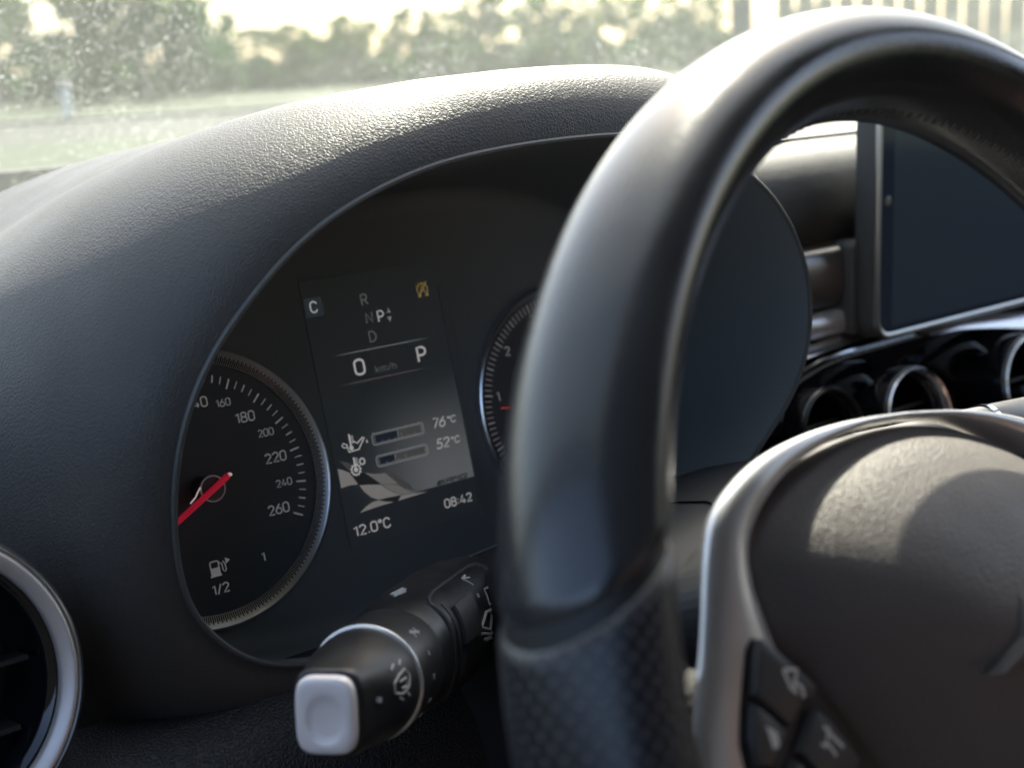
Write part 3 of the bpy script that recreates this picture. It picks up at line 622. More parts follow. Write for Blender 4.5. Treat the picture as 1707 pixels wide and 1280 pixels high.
tac, TF = dial('tachometer', 178.4, 52, 'round rev counter half hidden behind the wheel rim')
mb = MB(); mb.lathe([(51.6, -2.9), (51.6, 3.6), (50.9, 4.2), (50.0, 3.6), (48.2, .6), (48.2, -2.9)], n=160); mb.build('scale_ring', 'scale_silver', tac, TF, angle=25)
mb = MB(); red = MB()
for k in range(0, 71):
    a = math.radians(198 - 3.0 * k); c, s = math.cos(a), math.sin(a); r0 = 43.2 if k % 10 else 42.6
    mb.stroke([(r0 * c, r0 * s), (46.8 * c, 46.8 * s)], .32 if k % 5 else .55, .02, .12)
for k in range(1, 13):
    a = math.radians(198 + 3.0 * k); c, s = math.cos(a), math.sin(a); mb.stroke([(43.5 * c, 43.5 * s), (46.8 * c, 46.8 * s)], .32, .02, .12)
mb.build('tick_marks', 'print_grey', tac, TF, smooth=False)
for k in range(1, 8): a = math.radians(198 - 30 * k); text(tac, 'numeral', str(k), 39.6 * math.cos(a), 39.6 * math.sin(a), 4.4, 'print_grey', TF, .05)
mb = MB(); mb.stroke([(-42.4, 3.5), (-37.4, 2.8), (-10, 0)], .55, 6, 6.5); mb.build('needle', 'tach_red', tac, TF, smooth=False)
mb = MB(); mb.lathe([(4.6, 0), (4.6, 9.2), (4.3, 9.8), (.01, 9.9)], n=48); mb.build('needle_hub', 'hub_dark', tac, TF, angle=30)

# ---- centre screen
U0, U1, V0, V1 = 55.6, 119.4, -37.6, 70.
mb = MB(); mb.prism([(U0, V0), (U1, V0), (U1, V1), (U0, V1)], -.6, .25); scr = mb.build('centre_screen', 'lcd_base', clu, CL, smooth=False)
scr['label'] = 'lit rectangular centre screen with gear, speed and temperature read-outs'
uvl = scr.data.uv_layers.new(name='UVMap')
for lp_ in scr.data.loops:
    co = np.array(scr.data.vertices[lp_.vertex_index].co) + np.array(wloc(clu)); q = CLU.T @ co / S
    uvl.data[lp_.index].uv = ((q[0] - U0) / (U1 - U0), (q[1] - V0) / (V1 - V0))
mb = MB(); mb.prism([(119.6, -40), (123.5, -40), (123.5, 60), (119.6, 60)], -.5, .5, .2); mb.build('screen_border', 'face_veil_grey', clu, CL, smooth=False)
ZS = .32
mb = MB(); mb.prism(rrect(56.2, 55.4, 64.2, 63.1, .5, 4), ZS, ZS + .04); mb.build('drive_mode_box', 'lcd_box', scr, CL, smooth=False)
text(scr, 'drive_mode_letter', 'C', 60.1, 59.3, 4.9, 'lcd_bright', CL, ZS + .08)
for L_, uu, vv in (('R', 83.5, 58.9), ('N', 84.1, 51.3), ('D', 84.0, 43.7)): text(scr, 'gear_letter', L_, uu, vv, 4.9, 'lcd_dim', CL, ZS)
text(scr, 'gear_letter', 'P', 89.6, 51.2, 4.9, 'lcd_bright', CL, ZS)
mb = MB(); mb.prism([(92.4, 52), (94.6, 52), (93.5, 54.2), (93.5, 52.8)], ZS, ZS + .1); mb.prism([(92.4, 50.4), (94.6, 50.4), (93.5, 48.2)], ZS, ZS + .1); mb.build('gear_arrow', 'lcd_line', scr, CL, smooth=False)
mb = MB(); mb.prism([(108.6, 59.2), (114.6, 59.2), (114.6, 62.6), (108.6, 62.6)], ZS, ZS + .03); mb.build('warning_box', 'lcd_amber_dim', scr, CL, smooth=False)
mb = MB(); mb.stroke(circle(111.8, 59, 2.55, 30, -52, 232), .42, ZS + .05, ZS + .15); mb.stroke([(109.7, 56.2), (114.2, 62)], .42, ZS + .05, ZS + .15)
mb.stroke([(110.5, 57.4), (111.8, 61), (113.1, 57.4)], .42, ZS + .06, ZS + .16); mb.stroke([(111, 58.4), (112.6, 58.4)], .36, ZS + .06, ZS + .16); mb.prism([(112.6, 56.2), (114.4, 56.0), (113.9, 57.9)], ZS + .05, ZS + .15)
mb.prism([(109.2, 55.9), (111, 56.2), (109.7, 57.9)], ZS + .05, ZS + .15); mb.build('warning_icon', 'lcd_amber', scr, CL, smooth=False)
mb = MB(); mb.prism([(64, 38.8), (75, 38.65), (100, 38.65), (111.3, 38.8), (100, 39.0), (75, 39.0)], ZS, ZS + .05); mb.build('divider_line', 'lcd_line', scr, CL, smooth=False)
mb = MB(); mb.prism([(63.4, 26.8), (75, 26.65), (98, 26.65), (107.5, 26.8), (98, 26.97), (75, 26.97)], ZS, ZS + .05); mb.build('divider_line', 'lcd_line_red', scr, CL, smooth=False)
text(scr, 'speed_readout', '0', 75.2, 32.6, 6.8, 'lcd_white', CL, ZS, width=4.3); text(scr, 'speed_unit', 'km/h', 87.3, 30.4, 3.3, 'lcd_dim', CL, ZS, width=9.8, weight=.11); text(scr, 'gear_readout', 'P', 105.4, 32.7, 6.8, 'lcd_white', CL, ZS, width=3.9)
for va, vb, fill, seg in ((.5, 5.1, 86.5, 7), (-8.4, -4.0, 83.2, 7)):
    mb = MB(); mb.stroke(rrect(74.5, va, 99.2, vb, 1.1, 5), .42, ZS + .05, ZS + .16, closed=True); mb.stroke(rrect(75.6, va + .55, 98.1, vb - .55, .5, 4), .16, ZS + .05, ZS + .14, closed=True)
    fr_ = mb.build('gauge_bar', 'lcd_line', scr, CL, smooth=False)
    mb = MB(); mb.prism([(75.9, va + .8), (fill, va + .8), (fill, vb - .8), (75.9, vb - .8)], ZS, ZS + .04); mb.build('gauge_fill', 'lcd_blue', scr, CL, smooth=False)
    mb = MB(); mb.prism([(fill + .3, va + .8), (97.8, va + .8), (97.8, vb - .8), (fill + .3, vb - .8)], ZS, ZS + .04); mb.build('gauge_fill', 'lcd_fill', scr, CL, smooth=False)
    mb = MB()
    for k in range(1, 7): mb.stroke([(75.9 + 3.1 * k, va + .8), (75.9 + 3.1 * k, va + (2.6 if k in (4,) else 1.5))], .2, ZS + .05, ZS + .1)
    mb.stroke([(fill + .15, va + .8), (fill + .15, vb - .8)], .3, ZS + .05, ZS + .12); mb.build('gauge_tick', 'lcd_line', scr, CL, smooth=False)
for s_, vv in (('76', 3.5), ('52', -5.3)):
    text(scr, 'temperature_readout', s_, 107.3, vv, 4.5, 'lcd_bright', CL, ZS, width=6.0, shear=.18); text(scr, 'temperature_unit', '°C', 113.7, vv + .1, 3.1, 'lcd_bright', CL, ZS, width=4.0, shear=.12)
# oil can with thermometer
mb = MB(); mb.stroke([(62.6, 3.3), (61.2, 4.2), (60.4, 3.4), (61.2, 2.4), (62.7, 2.2)], .42, ZS, ZS + .1); mb.stroke([(62.6, 3.6), (63.0, .3), (67.6, .5), (71.0, 4.6), (70.3, 4.9), (67.4, 3.0), (65.9, 4.1), (65.5, 3.4)], .5, ZS, ZS + .1)
mb.prism(circle(64.4, 1.7, .95, 16), ZS, ZS + .12); mb.prism([(64.05, 2), (64.75, 2), (64.75, 7.3), (64.05, 7.3)], ZS, ZS + .12)
for k in range(4): mb.stroke([(64.7, 4 + .75 * k), (66.1, 4 + .75 * k)], .3, ZS, ZS + .1)
mb.prism(circle(71.9, 2.6, .38, 10), ZS, ZS + .1); mb.prism([(71.55, 2.7), (72.25, 2.7), (71.9, 3.7)], ZS, ZS + .1); mb.build('oil_icon', 'lcd_white', scr, CL, smooth=False)
def gear(mb, cx, cy, r, n, w):
    mb.stroke(circle(cx, cy, r, 28), w, ZS, ZS + .1, closed=True)
    for k in range(n): a = 2 * math.pi * k / n; mb.stroke([(cx + r * math.cos(a), cy + r * math.sin(a)), (cx + (r + w * 1.3) * math.cos(a), cy + (r + w * 1.3) * math.sin(a))], w * 1.1, ZS, ZS + .1)
mb = MB(); gear(mb, 64.5, -7.2, 1.9, 11, .5); gear(mb, 68.0, -4.5, 1.05, 8, .42); mb.prism(circle(64.5, -7.2, .95, 16), ZS, ZS + .12); mb.prism([(64.15, -7), (64.85, -7), (64.85, -2.2), (64.15, -2.2)], ZS, ZS + .12)
for k in range(4): mb.stroke([(64.8, -4.9 + .7 * k), (66.1, -4.9 + .7 * k)], .28, ZS, ZS + .1)
mb.build('gearbox_icon', 'lcd_white', scr, CL, smooth=False)
FLAG = {'A': [(56.56, -5.13), (58.42, -5.86), (61.2, -7.57), (62.67, -10.1), (64.07, -13.02), (60.51, -12.61), (56.39, -12.85)] ,
'B': [(64.63, -13.56), (69.29, -14.35), (74.38, -15.52), (76.46, -17.71), (79.27, -19.91), (82.44, -21.64), (77.05, -21.31), (71.93, -21.11), (69.03, -19.54), (66.42, -16.79)] ,
'C': [(71.87, -21.38), (74.86, -22.62), (78.65, -23.61), (70.38, -23.78), (62.41, -24.28), (66.07, -22.34), (69.06, -21.44)] ,
'D': [(68.17, -9.13), (71.14, -10.33), (74.24, -11.03), (77.44, -11.42), (79.67, -14.04), (82.33, -16.94), (78.21, -16.28), (74.85, -15.51), (71.97, -12.82), (70.06, -10.97)] ,
'F': [(75.02, -15.83), (78.18, -16.4), (81.79, -17.23), (85.0, -19.9), (89.28, -22.25), (85.52, -21.79), (82.46, -21.56), (79.34, -19.6), (76.91, -17.81)] ,
'G': [(82.61, -21.92), (86.38, -22.23), (89.7, -22.52), (95.15, -23.25), (88.51, -23.48), (80.78, -23.66)] ,
'E': [(61.81, -7.9), (64.72, -8.16), (67.93, -9.2), (69.83, -11.0), (71.94, -12.93), (74.19, -15.35), (69.31, -14.27), (64.49, -13.16), (63.07, -10.39)] ,
'H': [(72.35, -21.3), (77.47, -21.53), (82.38, -21.87), (80.55, -23.61), (78.89, -23.58), (74.9, -22.47)] ,
'I': [(58.32, -2.34), (61.64, -3.67), (67.78, -8.84), (64.8, -7.77), (61.72, -7.28), (59.95, -5.09)] ,
'J': [(77.89, -11.52), (80.97, -12.54), (84.12, -15.38), (87.32, -18.17), (89.4, -21.74), (85.5, -19.81), (82.31, -17.02), (79.73, -13.77)] ,
}
for m_, keys_ in (('lcd_flag', 'ABCG'), ('lcd_flag_mid', 'DF'), ('lcd_flag_low', 'IJ'), ('lcd_flag_dark', 'EH')):
    mb = MB()
    for k_ in keys_:
        mb.prism(FLAG[k_], ZS, ZS + (.03 if m_ != 'lcd_flag_dark' else .02))
    mb.build('chequered_flag', m_, scr, CL, smooth=False)
# emblem lettering: five slanted bars and wide italic letters
mb = MB(); sh = lambda u, v: (100.2 + u + (v) * .55, -22.0 + v)
def sl(u0, u1, v0, v1): mb.prism([sh(u0, v0), sh(u1, v0), sh(u1, v1), sh(u0, v1)], ZS + .06, ZS + .12)
for k in range(5): sl(.85 * k, .85 * k + (.62 - .07 * k), 0, 1.9)
u = 4.6
for a, b, c, d in ((u, u + .5, 0, 2), (u + 2.4, u + 2.9, 0, 2), (u, u + 2.9, 1.55, 2.0), (u + .5, u + 2.4, .7, 1.05), (u + 3.4, u + 3.9, 0, 2), (u + 6, u + 6.5, 0, 2), (u + 7, u + 7.5, 0, 2), (u + 7, u + 10.4, 1.55, 2), (u + 7, u + 10.4, 0, .42), (u + 9.9, u + 10.4, 0, 1.1), (u + 8.9, u + 10.4, .8, 1.15)): sl(a, b, c, d)
mb.prism([sh(u + 3.9, 2), sh(u + 4.4, 2), sh(u + 5.2, .9), sh(u + 4.8, .6)], ZS + .06, ZS + .12); mb.prism([sh(u + 6, 2), sh(u + 5.6, 2), sh(u + 4.8, .6), sh(u + 5.2, .9)], ZS + .06, ZS + .13)
mb.build('emblem_lettering', 'lcd_dark', scr, CL, smooth=False)
text(scr, 'clock_readout', '08:42', 109.2, -30.2, 3.9, 'lcd_bright', CL, ZS, width=13.6); text(scr, 'outside_temperature', '12.0°C', 66.7, -31.0, 4.4, 'lcd_bright', CL, ZS, width=16.6)

# ================================================================== STEERING WHEEL
whl = thing('steering_wheel', 'black leather steering wheel with perforated grips and silver spoke trim', 'steering wheel', tuple(CL(WC)[0]))
RA = 151.54
def rim_pt(th, ph, br, bn, dth=0.):
    t = math.radians(th + dth); r = RA + br * math.cos(ph); return (r * math.cos(t), r * math.sin(t), bn * math.sin(ph))
NPH = 72
def seam_off(ph): return 4.4 * math.cos(ph) + .6 * math.sin(ph)
def sect(ph):    # slightly ridged hand-grip section: flatter inner flank with a soft crease
    return 1.0 + .035 * math.exp(-((math.degrees(ph) % 360 - 146) / 12.) ** 2) + .02 * math.exp(-((math.degrees(ph) % 360 - 205) / 14.) ** 2)
def rim_section(name, th0, th1, m, br, bn, s0=0, s1=0, uv=False, lip0=False, lip1=False, par=None):
    """a stretch of rim from angle th0 to th1; its end edges follow slanted seams"""
    n = max(6, int(abs(th1 - th0) / 1.6)); rows = []; uvs = []
    tt = list(np.linspace(0, 1, n))
    if lip0: tt = [0, .3 / abs(th1 - th0), .7 / abs(th1 - th0), 1.4 / abs(th1 - th0)] + tt[1:]
    if lip1: tt = tt[:-1] + [1 - 1.4 / abs(th1 - th0), 1 - .7 / abs(th1 - th0), 1 - .3 / abs(th1 - th0), 1]
    for k, t in enumerate(tt):
        row = []; d0, d1 = t * abs(th1 - th0), (1 - t) * abs(th1 - th0); kk = 1.
        if lip0: kk *= 1 - .09 * max(0, 1 - d0 / 1.4) ** 2.5
        if lip1: kk *= 1 - .09 * max(0, 1 - d1 / 1.4) ** 2.5
        for j in range(NPH):
            ph = 2 * math.pi * j / NPH; th = th0 + (th1 - th0) * t + (s0 * (1 - t) ** 3 + s1 * t ** 3) * seam_off(ph); q = sect(ph)
            row.append(rim_pt(th, ph, br * q * kk, bn * q * kk))
        rows.append(row)
    mb = MB(); mb.grid(rows, close_v=True); o = mb.build(name, m, whl if par is None else par, WH, angle=70)
    if uv:
        ul = o.data.uv_layers.new(name='UVMap'); off = np.array(wloc(whl))
        Cw_ = CL(WC)[0]; e1w, e2w, enw = CLU @ E1, CLU @ E2, CLU @ EN
        for p in o.data.polygons:
            vals = []
            for li in p.loop_indices:
                q = (np.array(o.data.vertices[o.data.loops[li].vertex_index].co) + off - Cw_) / S; x, y, z = q @ e1w, q @ e2w, q @ enw
                th = math.atan2(y, x) % (2 * math.pi); ph = math.atan2(z / bn, (math.hypot(x, y) - RA) / br) % (2 * math.pi); vals.append([th * RA, ph * 15.6])
            mxp = max(v[1] for v in vals); mxt = max(v[0] for v in vals)
            for v in vals:
                if mxp - v[1] > 50: v[1] += 2 * math.pi * 15.6
                if mxt - v[0] > 400: v[0] += 2 * math.pi * RA
            for li, v in zip(p.loop_indices, vals): ul.data[li].uv = v
    return o
rim_section('rim', 157.6, 6.4, 'rim_leather', 12.9, 18.4, 1, -1, lip0=True, lip1=True)
rim_section('grip', 158.6, 232, 'perforated_leather', 13.1, 18.7, 1, 0, uv=True, lip0=True)
rim_section('grip', 5.4, -68, 'perforated_leather', 13.1, 18.7, -1, 0, uv=True, lip0=True)
rim_section('rim_base', 231.5, 292.5, 'rim_leather', 12.6, 18.0)
for sgn, th in ((1, 158.1), (-1, 5.9)):
    MB().grid([[rim_pt(th, 2 * math.pi * j / NPH, 12.2 * sect(2 * math.pi * j / NPH), 17.5 * sect(2 * math.pi * j / NPH), dt + sgn * seam_off(2 * math.pi * j / NPH)) for j in range(NPH)] for dt in (-.9, .9)], close_v=True).build('seam_groove', 'seam_dark', whl, WH)
# stitching along the inner side of the rim
mb = MB()
for k in range(90):
    th = 150 - k * 1.6; a, b = rim_pt(th, math.radians(183), 13.0, 18.5), rim_pt(th + .5, math.radians(175), 13.0, 18.5); m_ = tuple((np.array(a) + np.array(b)) / 2 * np.array([.9985, .9985, 1]))
    mb.tube([a, m_, b], .24, n=5)
mb.build('stitching', 'thread', whl, WH)
# airbag cover: left outline measured, mirrored about the wheel's own axis
XM = -6.
al = [(-52, -22), (-55.2, -16.4), (-61, -7.3), (-67, .9), (-71.7, 9.5), (-76.5, 17.3), (-78.6, 23.3), (-78.8, 29.6), (-77.8, 34.5), (-75.2, 38.5), (-69.9, 43.7), (-59.4, 50.1), (-47.9, 54.6), (-34.9, 58.0), (-22.2, 60.2)]
bl = [(-45, -36), (-32, -58)]
half = [(XM, -66)] + [(-22, -64)] + bl[::-1] + al + [(XM, 61.2)]
full = half + [(2 * XM - x, y) for x, y in half[::-1][1:-1]]
AO = spline(full, 150, closed=True); AC = np.array([XM, 4.])
mb = MB(); rows = []
for s_, z in ((1.0, -30), (1.0, -25.5), (.993, -23.2), (.978, -21.4), (.955, -19.6), (.92, -17.4), (.87, -13.8), (.8, -10.2), (.7, -5.4), (.58, -.4), (.45, 3.4), (.3, 6.2), (.15, 7.7), (.02, 8.0)):
    rows.append([(*(AC + (p - AC) * s_), z) for p in AO])
mb.grid(rows, close_v=True); mb.f.append(tuple(range(len(mb.v) - 150, len(mb.v)))); air = mb.build('airbag_cover', 'airbag_leather', whl, WT, angle=60)
mb = MB()                                      # raised three-armed star
for a in (90, 210, 330):
    q = math.radians(a - 8); d = np.array([math.cos(q), math.sin(q)]); n = np.array([-d[1], d[0]]); c = np.array([-22.5, 3.2])
    mb.add([(*(c + d * 13), 6.4), (*(c + n * 2.6), 8.0), (*c, 9.6), (*(c - n * 2.6), 8.0), (*(c + d * 13), 1), (*(c + n * 3.0), 3), (*(c - n * 3.0), 3)], [(0, 1, 2), (0, 2, 3), (0, 4, 5, 1), (0, 3, 6, 4)])
mb.build('star_emblem', 'airbag_leather', air, WT, smooth=False)
# silver trim between the airbag cover and the spokes
so_l = [(-122, -30), (-116.5, -16), (-111.5, -4), (-107.5, 7.8), (-102.3, 18.5), (-97, 31.1), (-94.2, 37.5), (-90.4, 44), (-84.5, 49.1), (-75.2, 54), (-65, 57.4), (-52.1, 60.2), (-39, 62.0), (-24.2, 63.1), (XM, 63.6)]
ai_l = [(-50, -28), (-54, -19), (-60, -8), (-67.5, 1.5), (-74, 13), (-78.8, 24), (-79.4, 29.6), (-78.6, 34.5), (-76, 38.8), (-70.5, 44.2), (-60, 50.6), (-48.2, 55.2), (-35.2, 58.8), (-22.4, 61.1), (XM, 62)]
def loft_side(mir):
    A = spline(so_l, 70); B = spline(ai_l, 70); rows = []
    for a, b in zip(A, B):
        w_ = np.linalg.norm(b - a); row = []
        for t, z in ((.30, -24), (.10, -21.2), (.015, -19.2), (0, -18.2), (.02, -17.2), (.06, -16.4), (.15, -15.7), (.32, -15.3), (.55, -15.6), (.72, -16.4), (.77, -17.2), (.86, -20.8), (.94, -23.6), (1., -28)):
            p = a + (b - a) * t; zz = z if w_ > 12 else (z + 20) * (.35 + .65 * w_ / 12) - 20
            row.append(((2 * XM - p[0]) if mir else p[0], p[1], zz))
        rows.append(row)
    mb = MB(); mb.grid(rows); return mb.build('spoke_trim', 'satin_silver', whl, WT, angle=60)
loft_side(False); loft_side(True)
# dark gap under the airbag edge and hub body behind
mb = MB(); mb.prism([(XM + (x - XM) * .80, 4 + (y - 4) * .80) for x, y in AO], -62, -29); mb.build('hub_shell', 'black_plastic', whl, WT, smooth=False)
# leather-covered spokes
def spoke(mir):
    rows = []
    for x, yt, yb, zf, zb in ((-162, -14, -58, 0, -24), (-150, -10, -58, 0, -26), (-138, -8, -56, -7, -28), (-126, -5, -54, -16, -34), (-112, 1, -52, -25, -40), (-100, 8, -50, -31, -44), (-84, 14, -50, -34, -46)):
        sec = [(yt - 3, zb), (yt, zb * .6 + zf * .4), (yt - 1.2, zf - 3), (yt - 6, zf), (yb + 6, zf), (yb, zf - 5), (yb + 2, zb)]
        rows.append([((2 * XM - x) if mir else x, y, z) for y, z in sec])
    mb = MB(); mb.grid(rows, close_v=True); return mb.build('spoke', 'spoke_leather', whl, WT, angle=80, sub=2)
spoke(False); spoke(True)
# button field: recess and separate keys
def P_(pts, mir): return [((2 * XM - x) if mir else x, y) for x, y in pts]
for mir in (False, True):
    rec = [(-92.3, 16.2), (-89.6, 18.1), (-86.5, 17.2), (-80, 11.4), (-73, 5.2), (-66, -5), (-58, -17), (-66, -30), (-96, -30), (-100.6, -14), (-100.6, -2), (-97.5, 6)]
    mb = MB(); mb.prism(P_(rec, mir), -26, -15.0, .5); mb.build('button_recess', 'black_plastic', whl, WT, smooth=False)
    keys = [('button', [(-91.5, 15.6), (-89.4, 17.2), (-86.8, 16.4), (-80.8, 10.9), (-74.6, 5.4), (-77.2, 1.8), (-80.2, 2.8), (-86.5, -1.6), (-95.4, 6.9)], 'up'),
            ('button', [(-96.2, 5.8), (-91.5, 2.2), (-87.6, -2.4), (-95.2, -8.2), (-99.2, -6.8), (-99.2, -.8)], 'left'),
            ('button', [(-77.2, 1.2), (-73.4, -2.2), (-66.2, -12.2), (-69.4, -15.4), (-79, -15.0), (-86, -6.6)], 'list'),
            ('button', [(-87, -7.6), (-80, -15.6), (-84, -22), (-92, -20), (-95, -13.5)], 'none'), ('button', [(-95.6, -9.6), (-92.6, -7.4), (-99.6, -15), (-99.6, -9)], 'none')]
    for nm, pts, ic in keys:
        P = inset(np.array(pts) if sum(pts[i - 1][0] * pts[i][1] - pts[i][0] * pts[i - 1][1] for i in range(len(pts))) > 0 else np.array(pts)[::-1], .35)
        P = spline(P, 40, closed=True) if False else P
        b_ = MB().prism(P_(P, mir), -20, -12.6, 1.1).build(nm, 'button_plastic', whl, WT, smooth=True, angle=30)
        zi = -12.58; ii = MB()
        if ic == 'up': ii.stroke(P_([(-85.3, 10.2), (-80.8, 9.6), (-83.4, 6.0), (-83.0, 7.6), (-80.6, 5.6), (-80.8, 3.6)], mir), .9, zi, zi + .1); ii.stroke(P_([(-85.3, 10.2), (-84.2, 6.2), (-82.6, 4.9)], mir), .8, zi, zi + .1)
        elif ic == 'left': ii.prism(P_([(-94.6, .6), (-91.6, -1.6), (-92.0, -4.2), (-94.0, -4.4)], mir), zi, zi + .1)
        elif ic == 'list': ii.stroke(P_([(-76.8, -3.2), (-74.9, -5.6), (-72, -8.6)], mir), .8, zi, zi + .1); ii.stroke(P_([(-79, -6.6), (-76.4, -7.2), (-74.9, -9.8)], mir), .7, zi, zi + .1); ii.stroke(P_([(-75.2, -3.8), (-77.8, -7.6)], mir), .6, zi, zi + .1)
        if ic != 'none': ii.build('button_icon', 'button_print', b_, WT, smooth=False)

# ================================================================== WIPER AND LIGHT STALK
P0 = np.array([-48.1, -48.7, 165.7]); AX = np.array([.75, -.05, -.66]); AX /= np.linalg.norm(AX)
UPV = np.array([0, 1., 0]); UPV -= AX * (UPV @ AX); UPV /= np.linalg.norm(UPV); SX = np.cross(UPV, AX)    # SX: to the right seen from the tip
UPR = UPV * math.cos(-.14) + SX * math.sin(-.14); SXR = np.cross(UPR, AX)
def ST(p):                                     # stalk frame: x right, y up (seen from its tip), z from root to tip
    p = np.atleast_2d(np.asarray(p, float)); return CL(P0 + p[:, :1] * -SXR + p[:, 1:2] * UPR - p[:, 2:3] * AX)
stalk = thing('wiper_stalk', 'black wiper and light stalk with a silver end button left of the wheel', 'stalk', tuple(CL(P0 + AX * 120)[0]))
def sup(q, ex):
    c, s = abs(math.cos(q)), abs(math.sin(q)); return (c ** ex + s ** ex) ** (-1 / ex)
def loft_stalk(secs, name, m, cap0=False, cap1=False, sharp=40, n=64):
    rows = []
    for z, hx, hy, ex, ox, oy in secs:
        rows.append([(ox + hx * sup(q, ex) * math.cos(q), oy + hy * sup(q, ex) * math.sin(q), z) for q in np.linspace(0, 2 * math.pi, n, endpoint=False)])
    mb = MB(); mb.grid(rows, close_v=True); N = len(secs)
    if cap0: mb.f.append(tuple(range(n - 1, -1, -1)))
    if cap1: mb.f.append(tuple(n * (N - 1) + j for j in range(n)))
    return mb.build(name, m, stalk, ST, angle=sharp)
loft_stalk([(-29.5, 15.6, 15.6, 2, 0, 0), (-27, 15.5, 15.5, 2.05, 0, 0), (-20, 14.6, 14.8, 2.2, 0, 0), (-14, 12.6, 13.4, 2.6, 0, 0), (-9, 10.67, 12.2, 3.2, 0, 0), (-5, 9.78, 11.66, 3.8, 0, 0), (-2.5, 9.49, 11.44, 4, 0, 0), (-1.2, 9.2, 11.1, 4, 0, 0), (-.6, 8.7, 10.6, 4, 0, 0)], 'stalk_tip', 'black_plastic', cap1=True, sharp=50)
loft_stalk([(z, x * .915, y * .915, e, a, b) for z, x, y, e, a, b in [(-3.0, 9.2, 11.3, 4, 0, 0), (-.8, 8.9, 11.0, 4, 0, 0), (.9, 8.7, 10.8, 4.2, 0, 0), (1.7, 8.45, 10.55, 4.2, 0, 0), (2.1, 8.0, 10.1, 4, 0, 0), (2.3, 7.2, 9.2, 3.6, 0, 0), (2.35, 6.0, 7.4, 2.4, .2, -.6), (2.2, 5.5, 6.6, 2.1, .3, -.9), (1.8, 5.0, 5.9, 2, .3, -1), (1.55, 3.6, 4.2, 2, .3, -1.), (1.45, 1.5, 1.8, 2, .3, -1.), (1.45, .05, .05, 2, .3, -1.)]], 'end_button', 'cap_silver', sharp=50)
mb = MB(); mb.lathe([(15.4, -31.4), (16.2, -31.2), (16.45, -30.6), (16.3, -29.9), (15.4, -29.6)], n=96, axis=(0, 0, 1)); mb.build('chrome_ring', 'satin_silver', stalk, ST, angle=60)
loft_stalk([(-31, 15.7, 15.7, 2, 0, 0), (-34, 16.2, 16.2, 2, 0, 0), (-46, 16.4, 16.4, 2.05, 0, 0), (-52, 16.2, 16.2, 2.1, 0, 0), (-54, 15.6, 15.6, 2.2, 0, 0)], 'turn_ring', 'black_plastic', sharp=50)
loft_stalk([(-53, 15.4, 15.6, 2.2, 0, 0), (-57, 16.0, 16.8, 2.3, 0, 0), (-80, 16.4, 18.0, 2.5, 0, 0), (-110, 16.2, 18.4, 2.6, 0, 0), (-132, 15.4, 17.6, 2.6, 0, 0), (-146, 13.8, 16.0, 2.5, 0, 0), (-156, 11.0, 13.0, 2.3, 0, 0), (-164, 8.6, 10.0, 2.2, 0, 0), (-185, 8.0, 9.0, 2.2, 0, 0)], 'stalk_body', 'black_plastic', sharp=50)
def body_r(a, z):                              # skin of the stalk body at an angle (degrees) and height
    zz = [-185, -164, -156, -146, -132, -110, -80, -57, -53, -34]; hx = np.interp(z, zz, [8, 8.6, 11, 13.8, 15.4, 16.2, 16.4, 16, 15.4, 16.3]); hy = np.interp(z, zz, [9, 10, 13, 16, 17.6, 18.4, 18, 16.8, 15.6, 16.3])
    q = math.radians(a); e = 2.45 if z < -57 else 2.; k_ = sup(q, e); return hx * k_ * math.cos(q), hy * k_ * math.sin(q)
def on_body(a, z, lift): x, y = body_r(a, z); l = math.hypot(x, y); return (x * (1 + lift / l), y * (1 + lift / l), z)
def patch(name, a0, a1, z0, z1, m, thick=.9, n=8):
    mb = MB(); rows = []
    for z, rr in ((z0, -1), (z0, thick * .6), (z0 - .6, thick), (z1 + .6, thick), (z1, thick * .6), (z1, -1)):
        rows.append([on_body(a, z, rr) for a in np.linspace(a0, a1, n)])
    mb.grid(rows); k = len(mb.v) - 6 * n; mb.f += [tuple(k + i * n for i in range(6)), tuple(k + i * n + n - 1 for i in range(5, -1, -1))]
    return mb.build(name, m, stalk, ST, angle=40)
pth = [(a, -64) for a in np.linspace(-46, 56, 16)] + [(62, -67), (65, -74), (65, -118), (62, -126)] + [(a, -128) for a in np.linspace(55, -42, 14)] + [(-48, -122), (-52, -100), (-52, -72)]
MB().tube([on_body(a, z, 0) for a, z in pth], .85, n=8, closed=True).build('switch_frame', 'soft_plastic', stalk, ST)
patch('slider_slot', -40, 50, -69, -76, 'seam_dark', .35, 14); patch('slider', 4, 40, -72, -92, 'soft_plastic', 1.7, 10)
def side_icon(strokes, w=.7, m='icon_print', lift=.15):
    mb = MB()
    for s_ in strokes:
        P = []
        for (a, z), (b, y) in zip(s_[:-1], s_[1:]): P += [on_body(a + (b - a) * t, z + (y - z) * t, lift) for t in np.linspace(0, 1, 5)[:-1]]
        P.append(on_body(*s_[-1], lift)); mb.tube(P, w / 2, n=5)
    return mb.build('symbol', m, stalk, ST)
side_icon([[(56, -100), (44, -103)], [(56, -100), (52, -106)], [(56, -100), (57, -105)]], .9); side_icon([[(35, -101), (31, -101)]], 1.3)
side_icon([[(34, -110), (18, -110), (16, -119), (32, -119), (34, -110)], [(18, -113), (10, -110)], [(12, -116), (6, -114)]], .9)
side_icon([[(4, -96), (14, -104), (12, -112), (-6, -108), (4, -96)], [(-2, -96), (-12, -110), (-6, -116)], [(-10, -100), (-18, -114)], [(-14, -104), (-10, -108)]], 1.1)
side_icon([[(40, -134), (20, -134), (20, -144), (40, -144), (40, -134)], [(37, -136), (23, -142)], [(37, -142), (23, -136)], [(30, -134), (30, -144)]], .9)
